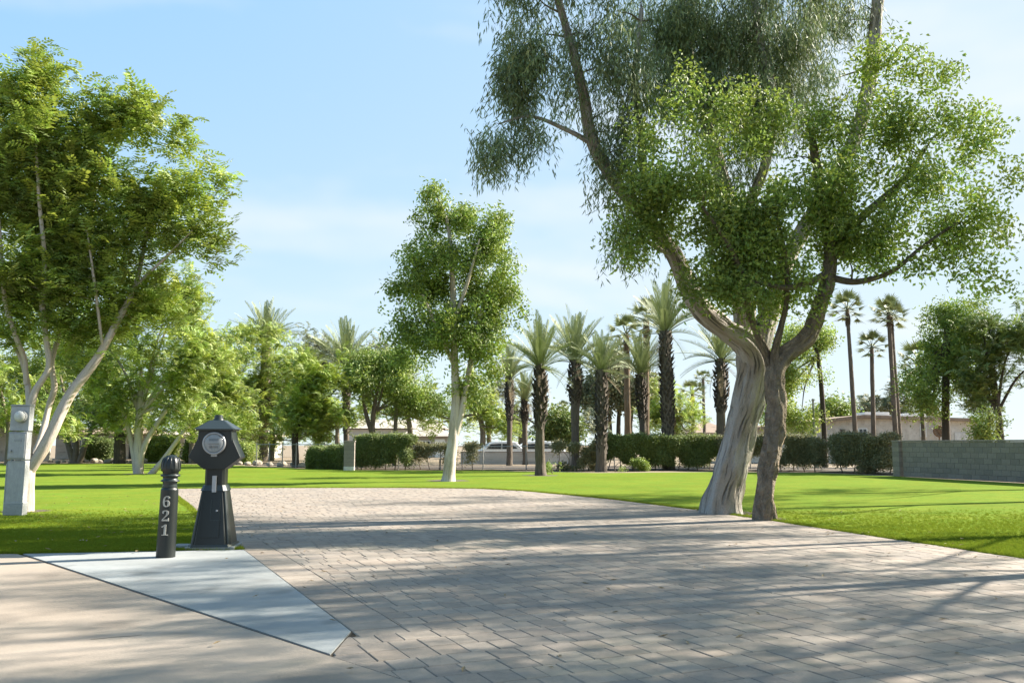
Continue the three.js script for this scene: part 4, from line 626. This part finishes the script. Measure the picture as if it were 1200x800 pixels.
hipHouse('tan_house', 'low tan house behind the black pedestal', 182, 312, 80, 511, 503, 7, M.stuccoGrey, M.roofPale, { hip: 0.5, win: [[0.3, 1.0, 1.3, 0.7], [0.8, 1.0, 1.3, 0.7]], door: 0.55, doorM: M.roofBrown });
hipHouse('brown_roofed_house', 'far house with a brown roof beside the thin fan palms', 806, 862, 120, 508, 493, 8, M.stuccoBeige, M.roofTan, { win: [[0.3, 1, 1, 0.8]] });
{ // carport at the far side of the lawn
  const Z = 66, a = at(-60, 520, Z), b = at(46, 520, Z), h = at(600, 499, Z).y, t = thing('carport', 'flat dark-edged carport roof behind the white-barked stems', 'carport', V((a.x + b.x) / 2, 0, -Z)), w = b.x - a.x;
  const r = part('roof', box(w, 0.16, 4, 0, h, 0), M.stuccoWhite, t); part('fascia', box(w + 0.04, 0.2, 0.04, 0, h - 0.02, 2.03), M.roofBrown, r);
  for (const x of [-w / 2 + 0.2, 0, w / 2 - 0.2]) part('post', box(0.12, h, 0.12, x, 0, 1.8), M.stuccoWhite, t); part('back_wall', box(w - 0.3, h, 0.12, 0, 0, -1.85), M.stuccoGrey, t);
}
{ const a = at(540, 520, 58), b = at(708, 520, 58), h = at(600, 529, 58).y, t = thing('garden_wall', 'low pale wall in front of the parked white cars', 'wall', V((a.x + b.x) / 2, 0, -58)); part('wall_body', box(b.x - a.x, h - 0.06, 0.2), M.stuccoGrey, t); part('coping', box(b.x - a.x + 0.05, 0.06, 0.26, 0, h - 0.058, 0, 0.01), M.block3, t); }
function car(label, x, Z, len, turn) {
  const p = at(x, 520, Z), t = thing('parked_car', label, 'car', V(p.x, 0, p.z), turn, 'white cars parked beyond the garden wall');
  const s = new THREE.Shape(); [[-0.5, 0.28], [-0.49, 0.62], [-0.46, 0.80], [-0.30, 0.86], [-0.17, 1.30], [-0.08, 1.40], [0.2, 1.42], [0.32, 1.36], [0.43, 0.98], [0.49, 0.92], [0.5, 0.5], [0.49, 0.28]].forEach(([u, v], i) => (i ? s.lineTo(u * len, v) : s.moveTo(u * len, v)));
  part('body', new THREE.ExtrudeGeometry(s, { depth: 1.56, bevelEnabled: true, bevelSize: 0.08, bevelThickness: 0.1, bevelSegments: 3 }).translate(0, 0, -0.78), M.carWhite, t);
  for (const z of [-0.885, 0.885]) { const g = new THREE.Shape(); [[-0.24, 0.95], [-0.155, 1.27], [0.05, 1.32], [0.05, 0.95]].forEach(([u, v], i) => (i ? g.lineTo(u * len, v) : g.moveTo(u * len, v))); part('side_window', new THREE.ExtrudeGeometry(g, { depth: 0.012, bevelEnabled: false }).translate(0, 0, z - 0.006), M.darkGlass, t); const k = new THREE.Shape(); [[0.065, 0.95], [0.065, 1.32], [0.24, 1.3], [0.36, 0.98]].forEach(([u, v], i) => (i ? k.lineTo(u * len, v) : k.moveTo(u * len, v))); part('side_window', new THREE.ExtrudeGeometry(k, { depth: 0.012, bevelEnabled: false }).translate(0, 0, z - 0.006), M.darkGlass, t); }
  for (const u of [-0.31, 0.31]) for (const z of [-0.8, 0.8]) { const wl = part('wheel', new THREE.CylinderGeometry(0.32, 0.32, 0.2, 18).rotateX(Math.PI / 2).translate(u * len, 0.32, z), M.rubber, t); part('rim', new THREE.CylinderGeometry(0.2, 0.2, 0.21, 14).rotateX(Math.PI / 2).translate(u * len, 0.32, z), M.steel, wl); }
  part('headlight', box(0.1, 0.12, 0.3, -0.475 * len, 0.64, 0.55, 0.02), M.white, t); part('headlight', box(0.1, 0.12, 0.3, -0.475 * len, 0.64, -0.55, 0.02), M.white, t);
}
car('white hatchback behind the low garden wall beside the lone tree', 583, 62, 3.6, 0.12);
car('white saloon behind the whitewashed palm foot', 626, 62.5, 4.2, -0.1);
{ const R = rng(66); const geos = [0, 1, 2].map((k) => { const g = new THREE.IcosahedronGeometry(1, 2), p = g.attributes.position; for (let i = 0; i < p.count; i++) { const f = 0.75 + 0.5 * vnoise(p.getX(i) * 1.7 + 9 + k * 5, p.getY(i) * 1.7 + p.getZ(i) * 1.3 + 9, 512, 8 + k); p.setXYZ(i, p.getX(i) * f, p.getY(i) * f * 0.7, p.getZ(i) * f); } g.computeVertexNormals(); return g; });
  for (let i = 0; i < 26; i++) { const x = i < 16 ? 58 + i * 7.2 + R() * 4 : 262 + (i - 16) * 13 + R() * 6, y = i < 16 ? 541 + R() * 1.4 : 543.5 + (i - 16) * 0.45; const p = fz(x, y), k = 0.16 + 0.2 * R(); const m = part(numbered('border_rock'), geos[i % 3], M.rock, scene); m.position.set(p.x, k * 0.3, p.z); m.rotation.y = R() * 6; m.scale.setScalar(k); tag(m, i < 16 ? 'pale boulder in the row edging the lawn before the grey house' : 'pale boulder along the mulch bed before the gate fence', 'rock', i < 16 ? 'boulders before the grey house' : 'boulders before the gate fence'); }
}

// ---------------------------------------------------------------- bollard with the site number
const font = await new FontLoader().loadAsync('fonts/droid/droid_serif_bold.typeface.json');
{
  const b = fz(193.5, 654); const t = thing('number_bollard', 'black round bollard with white site number on the concrete pad', 'bollard', V(b.x, 0.014, b.z), 0.08), s = scaleAt(-b.z), y = (p) => (654 - p) * s;
  t.rotation.z = -0.018;
  const lathe = (pts) => new THREE.LatheGeometry(pts.map(([r, h]) => new THREE.Vector2(r, h)), 28);
  const r0 = 10.6 * s, r1 = 9.7 * s;
  part('shaft', lathe([[0, 0], [r0, 0], [r0 + 0.002, 0.01], [r0, 0.02], [r1, y(578)], [r1 - 0.004, y(576.5)], [r1 * 0.82, y(575)]]), M.black, t);
  part('collar', lathe([[r1 * 0.8, y(575.2)], [r1 * 0.86, y(574)], [r1 * 0.8, y(572)], [r1 * 0.82, y(569)], [r1 * 1.08, y(568)], [r1 * 1.1, y(567)], [r1 * 0.86, y(565.8)], [r1 * 0.84, y(563)], [r1 * 1.12, y(562)], [r1 * 1.13, y(560.6)], [r1 * 0.9, y(559.6)]]), M.blackTrim, t);
  part('cap', lathe([[r1 * 0.9, y(559.8)], [r1 * 0.92, y(557)], [r1 * 1.1, y(556)], [r1 * 1.12, y(553)], [r1 * 1.06, y(547)], [r1 * 0.9, y(542)], [r1 * 0.55, y(538.6)], [0, y(537.4)]]), M.black, t);
  const R = rng(2), ribs = []; for (let i = 0; i < 14; i++) { const a = i / 14 * Math.PI * 2; ribs.push(tube([V(Math.cos(a) * r1 * 1.11, y(553.5), Math.sin(a) * r1 * 1.11), V(Math.cos(a) * r1 * 1.055, y(547), Math.sin(a) * r1 * 1.055), V(Math.cos(a) * r1 * 0.89, y(542), Math.sin(a) * r1 * 0.89), V(Math.cos(a) * r1 * 0.3, y(538.2), Math.sin(a) * r1 * 0.3)], [0.004, 0.008, 0.007, 0.004], 5, 4, 0)); }
  part('cap_rib', merge(ribs), M.black, t, 'stuff');
  [['6', 590.5], ['2', 606.5], ['1', 622.5]].forEach(([ch, py]) => {
    const g = new TextGeometry(ch, { font, size: 12.2 * s, depth: 0.004, curveSegments: 6, bevelEnabled: false }); g.computeBoundingBox(); const bb = g.boundingBox; g.translate(-(bb.min.x + bb.max.x) / 2, y(py) - (bb.min.y + bb.max.y) / 2, 0);
    const p = g.attributes.position; for (let i = 0; i < p.count; i++) { const yy = p.getY(i), rr = r0 + (r1 - r0) * (yy / y(578)) + 0.0025 + p.getZ(i), a = p.getX(i) / rr; p.setXYZ(i, Math.sin(a) * rr, yy, Math.cos(a) * rr); } g.computeVertexNormals();
    part('numeral', g, M.paint, t);
  });
}
// ---------------------------------------------------------------- black power pedestal with a meter
{
  const b = fz(244, 645), t = thing('power_pedestal', 'black lantern-shaped power pedestal with a round glass meter', 'pedestal', V(b.x, 0, b.z - 0.2), 0.10), s = scaleAt(-b.z), y = (p) => (645 - p) * s, cx = 244.5, W = (p) => p * s;
  const frustum = (w0, w1, h0, h1, ch = 0.14) => { const ring = (w, h) => { const k = w / 2, c = k * ch * 2; return [[k, -k + c], [k, k - c], [k - c, k], [-k + c, k], [-k, k - c], [-k, -k + c], [-k + c, -k], [k - c, -k]].map(([x, z]) => [x, h, z]); }; const A = ring(w0, h0), B = ring(w1, h1), pos = []; for (let i = 0; i < 8; i++) { const j = (i + 1) % 8; pos.push(...A[i], ...B[j], ...A[j], ...A[i], ...B[i], ...B[j]); pos.push(...B[i], 0, h1, 0, ...B[j]); pos.push(...A[j], 0, h0, 0, ...A[i]); } return fromPos(pos); };
  part('footing', box(W(56), 0.05, W(50), 0, 0, 0, 0.01), M.pad, t);
  part('base_plate', frustum(W(50), W(48), 0.045, 0.075, 0.08), M.blackTrim, t);
  part('base_column', frustum(W(46), W(28), 0.07, y(577)), M.black, t);
  part('base_collar', frustum(W(30.5), W(25), y(577.4), y(571), 0.12), M.blackTrim, t);
  for (const [sx, sz] of [[-1, 1], [1, 1], [1, -1], [-1, -1]]) { const k0 = W(46) / 2 * 0.86, k1 = W(28) / 2 * 0.86; part('corner_rib', bar(V(sx * k0, 0.08, sz * k0), V(sx * k1, y(577), sz * k1), 0.016, 8), M.blackTrim, t); }
  part('neck', frustum(W(22.5), W(22.5), y(572), y(549), 0.12), M.black, t);
  const hs = new THREE.Shape(); [[-11.5, 552], [-29, 538.5], [-20, 519], [-17.5, 508], [17.5, 508], [20, 519], [29, 538.5], [11.5, 552]].forEach(([u, p], i) => (i ? hs.lineTo(u * s, y(p)) : hs.moveTo(u * s, y(p))));
  const hd = W(30); part('head', new THREE.ExtrudeGeometry(hs, { depth: hd, bevelEnabled: true, bevelSize: 0.006, bevelThickness: 0.006, bevelSegments: 2 }).translate(0, 0, -hd / 2), M.black, t);
  for (const q of [-1, 1]) { const c = part('outlet_cover', box(0.012, W(19), hd * 0.8, 0, 0, 0, 0.004), M.blackTrim, t); c.position.set(q * W(25.3), y(539), 0); c.rotation.z = q * 0.43; const hn = part('hinge', bar(V(0, 0, -hd * 0.3), V(0, 0, hd * 0.3), 0.012), M.blackTrim, c); hn.position.set(0, W(19), 0); const fr = part('corner_rib', bar(V(q * W(18.6), y(520), hd / 2), V(q * W(18), y(508), hd / 2), 0.012), M.blackTrim, t); }
  part('eave', box(W(42), 0.03, W(40), 0, y(508), 0, 0.008), M.blackTrim, t);
  const rf = part('roof', frustum(W(48), W(17), y(506), y(495.5), 0.05), M.blackTrim, t); part('roof_cap', merge([cyl(W(6.5), W(6), W(2), 0, y(495.6), 0, 16), cyl(W(5.2), W(4.6), W(4.5), 0, y(493.6), 0, 16)]), M.blackTrim, rf);
  const my = y(522.5), mz = hd / 2 + 0.006;
  const m = part('meter', new THREE.CylinderGeometry(W(13), W(13.4), 0.05, 32).rotateX(Math.PI / 2).translate(0, my, mz + 0.02), M.steel, t);
  part('meter_ring', new THREE.TorusGeometry(W(12), W(1.3), 8, 36).translate(0, my, mz + 0.048), M.steel, m);
  part('meter_face', new THREE.CylinderGeometry(W(10.6), W(10.6), 0.01, 32).rotateX(Math.PI / 2).translate(0, my, mz + 0.052), M.meterFace, m);
  const disp = part('display', merge([box(W(11), W(3), 0.006, 0, my + W(2.5), mz + 0.058), box(W(12), W(1), 0.006, 0, my - W(1.2), mz + 0.058), box(W(10), W(2.4), 0.006, 0, my - W(5.5), mz + 0.058)]), M.blackTrim, m);
  part('glass_cover', new THREE.SphereGeometry(W(10.8), 28, 10, 0, Math.PI * 2, 0, Math.PI / 2).scale(1, 0.42, 1).rotateX(Math.PI / 2).translate(0, my, mz + 0.055), M.glassDome, m);
  part('meter_clamp', box(W(7), W(4), 0.05, 0, my - W(15.5), mz, 0.006), M.steel, t);
  part('name_plate', box(W(4.6), W(19), 0.008, W(1), y(579), W(22.5) / 2 + 0.012 + 0.035), M.greyMetal2, t);
  const dl = part('access_door', new THREE.BoxGeometry(W(19), W(44), 0.012), M.black, t); dl.position.set(0, y(608), W(37.3) / 2 + 0.008); dl.rotation.x = -Math.atan((W(9)) / (y(577) - 0.07));
  part('door_trim', box(W(12), 0.008, 0.01, W(5), -W(3), 0.006), M.blackTrim, dl); part('door_trim', box(0.008, W(24), 0.01, -W(1), -W(3), 0.0065), M.blackTrim, dl); part('lock', cyl(0.012, 0.012, 0.015, 0, 0, 0, 10).rotateX(Math.PI / 2).translate(W(6), W(8), 0.01), M.steel, dl);
}
{ const a = ground(207, 644), t = part(numbered('concrete_footing'), box(0.26, 0.05, 0.24, 0, 0, 0, 0.01), M.pad, scene, 'structure'); t.position.set(a.x + 0.05, 0, a.z - 0.12); tag(t, 'small concrete footing beside the black pedestal', 'footing'); }
// ---------------------------------------------------------------- grey meter cabinet
{
  const b = fz(13.5, 604), t = thing('meter_cabinet', 'tall grey metal meter cabinet beside the white-barked tree', 'cabinet', V(b.x, 0, b.z - 0.1), 0.06), s = scaleAt(-b.z), W = (p) => p * s * 0.86, y = (p) => (604 - p) * s; t.rotation.z = -0.012;
  part('plinth', box(W(25), y(591), W(15), 0, 0, 0, 0.01), M.greyMetal, t);
  part('lower_housing', box(W(23), y(541) - y(591) - 0.004, W(13), 0, y(591) + 0.003, 0, 0.008), M.greyMetal2, t);
  part('cover_lip', box(W(25), 0.03, W(14.4), 0, y(591), 0, 0.006), M.greyMetal2, t);
  part('middle_box', box(W(24), y(507) - y(539), W(15), 0, y(540), W(1.5), 0.01), M.greyMetal, t);
  const d = part('door', box(W(21), y(509) - y(537), 0.015, 0, y(538), W(9.2), 0.004), M.greyMetal2, t); part('label_plate', box(W(10), W(3), 0.006, W(1), y(519), W(9.2) + 0.01), M.greyMetal, d); part('latch', cyl(0.02, 0.02, 0.03, 0, 0, 0, 10).rotateX(Math.PI / 2).translate(-W(7), y(530), W(9.2) + 0.015), M.steel, d);
  part('upper_box', box(W(25), y(478) - y(507), W(13.4), 0, y(507) + 0.002, 0, 0.012), M.greyMetal2, t);
  part('top_lid', box(W(26.5), 0.03, W(15), 0, y(478), 0, 0.01), M.greyMetal, t);
  const m = part('meter_socket', new THREE.CylinderGeometry(W(8), W(8.4), 0.08, 26).rotateX(Math.PI / 2).translate(W(2), y(490), W(6.8) + 0.03), M.greyMetal, t);
  part('meter_dome', new THREE.SphereGeometry(W(7.4), 24, 10, 0, Math.PI * 2, 0, Math.PI / 2).scale(1, 0.6, 1).rotateX(Math.PI / 2).translate(W(2), y(490), W(6.8) + 0.068), M.stuccoWhite, m);
  part('conduit', cyl(0.03, 0.03, y(545), -W(16), 0, -W(4), 10), M.greyMetal, t); part('conduit_elbow', bar(V(-W(16), y(545), -W(4)), V(-W(9), y(541), -W(4)), 0.03, 10), M.greyMetal, t);
}

// ---------------------------------------------------------------- grass blades and fallen leaves
{
  const R = rng(77), o = []; for (let i = 0; i < 7; i++) { const a = R() * 6.283, b = V(Math.cos(a) * 0.028 * R(), 0, Math.sin(a) * 0.028 * R()), d = V((R() - 0.5) * 1.0, 1, (R() - 0.5) * 1.0).normalize(), sd = V(Math.cos(a), 0, Math.sin(a)).multiplyScalar(0.0028), h = 0.026 + 0.018 * R(), tip = b.clone().addScaledVector(d, h); for (const p of [b.clone().add(sd), tip, b.clone().sub(sd)]) o.push(p.x, p.y, p.z); }
  const geo = fromPos(o), list = [], hard = [drivePoly, roadPoly, padPoly, [ra.clone().add(V(-0.1, 0, 0.05)), ra.clone().add(V(0.25, 0, -0.02)), roadOn(0.3).add(V(0.1, 0, -0.1)), roadOn(0)]], ok = (x, z) => inPoly(x, z, lawnPoly) && !hard.some((h) => inPoly(x, z, h));
  const add = (x, z, s) => { if (ok(x, z) && Math.abs(x) < 0.66 * -z + 0.6) list.push([x, z, s]); };
  for (let i = 0; i < 260000; i++) { const z = -(9.5 + 9 * R()), x = (R() * 2 - 1) * 0.62 * -z; if (R() > Math.pow(1 - (-z - 9.5) / 9, 1.2)) continue; add(x, z, 0.8); }
  const edge = (poly, n, w) => { for (let i = 0; i < n; i++) { const k = Math.floor(R() * (poly.length - 1)), a = poly[k], b = poly[k + 1], t = R(); add(a.x + (b.x - a.x) * t + (R() - 0.5) * w, a.z + (b.z - a.z) * t + (R() - 0.5) * w, 1.25); } };
  edge(driveEdge.slice(2), 26000, 0.22); edge([V(-9, 0, -10.35), ra, ground(285, 645)], 9000, 0.22);
  const im = new THREE.InstancedMesh(geo, L.grass, list.length), c = new THREE.Color(); im.name = 'grass'; shade(im);
  list.forEach(([x, z, s], i) => { EU.set(0, R() * 6.283, 0); Q.setFromEuler(EU); const k = s * (0.8 + 0.5 * R()); im.setMatrixAt(i, MX.compose(V(x, 0, z), Q, SC.set(k, k * (0.8 + 0.4 * R()), k))); const v = 0.92 + 0.16 * R(), y = R() < 0.02 ? 0.4 : 0; im.setColorAt(i, c.setRGB(v * (1 + y), v, v * (0.9 + y))); });
  tag(im, 'short green grass blades on the lawn', 'grass', null, 'stuff'); scene.add(im); console.log('grass', list.length);
  const fl = []; leafTris(fl, V(-0.03, 0.012, 0), V(1, 0, 0), V(0, 1, 0), 0.07, 0.025, 0.3);
  const lf = new THREE.InstancedMesh(fromPos(fl), L.dead, 420); lf.name = 'fallen_leaves'; shade(lf);
  for (let i = 0; i < 420; i++) { let x, z; if (i < 180) { z = -(10.7 + 12 * R()); x = -(0.25 + 0.36 * R()) * -z; } else if (i < 330) { z = -(5 + 16 * R()); x = (R() - 0.35) * -z * 0.95; } else { const p = driveEdge[8 + Math.floor(R() * 9)]; x = p.x + (R() - 0.5); z = p.z + (R() - 0.5) * 0.5; } EU.set((R() - 0.5) * 0.3, R() * 6.28, (R() - 0.5) * 0.3); Q.setFromEuler(EU); lf.setMatrixAt(i, MX.compose(V(x, inPoly(x, z, drivePoly) ? 0.012 : 0.03, z), Q, SC.setScalar(0.6 + 0.7 * R()))); }
  tag(lf, 'dry fallen leaves scattered on the grass and pavers', 'leaves', null, 'stuff'); scene.add(lf);
}
renderer.render(scene, camera);
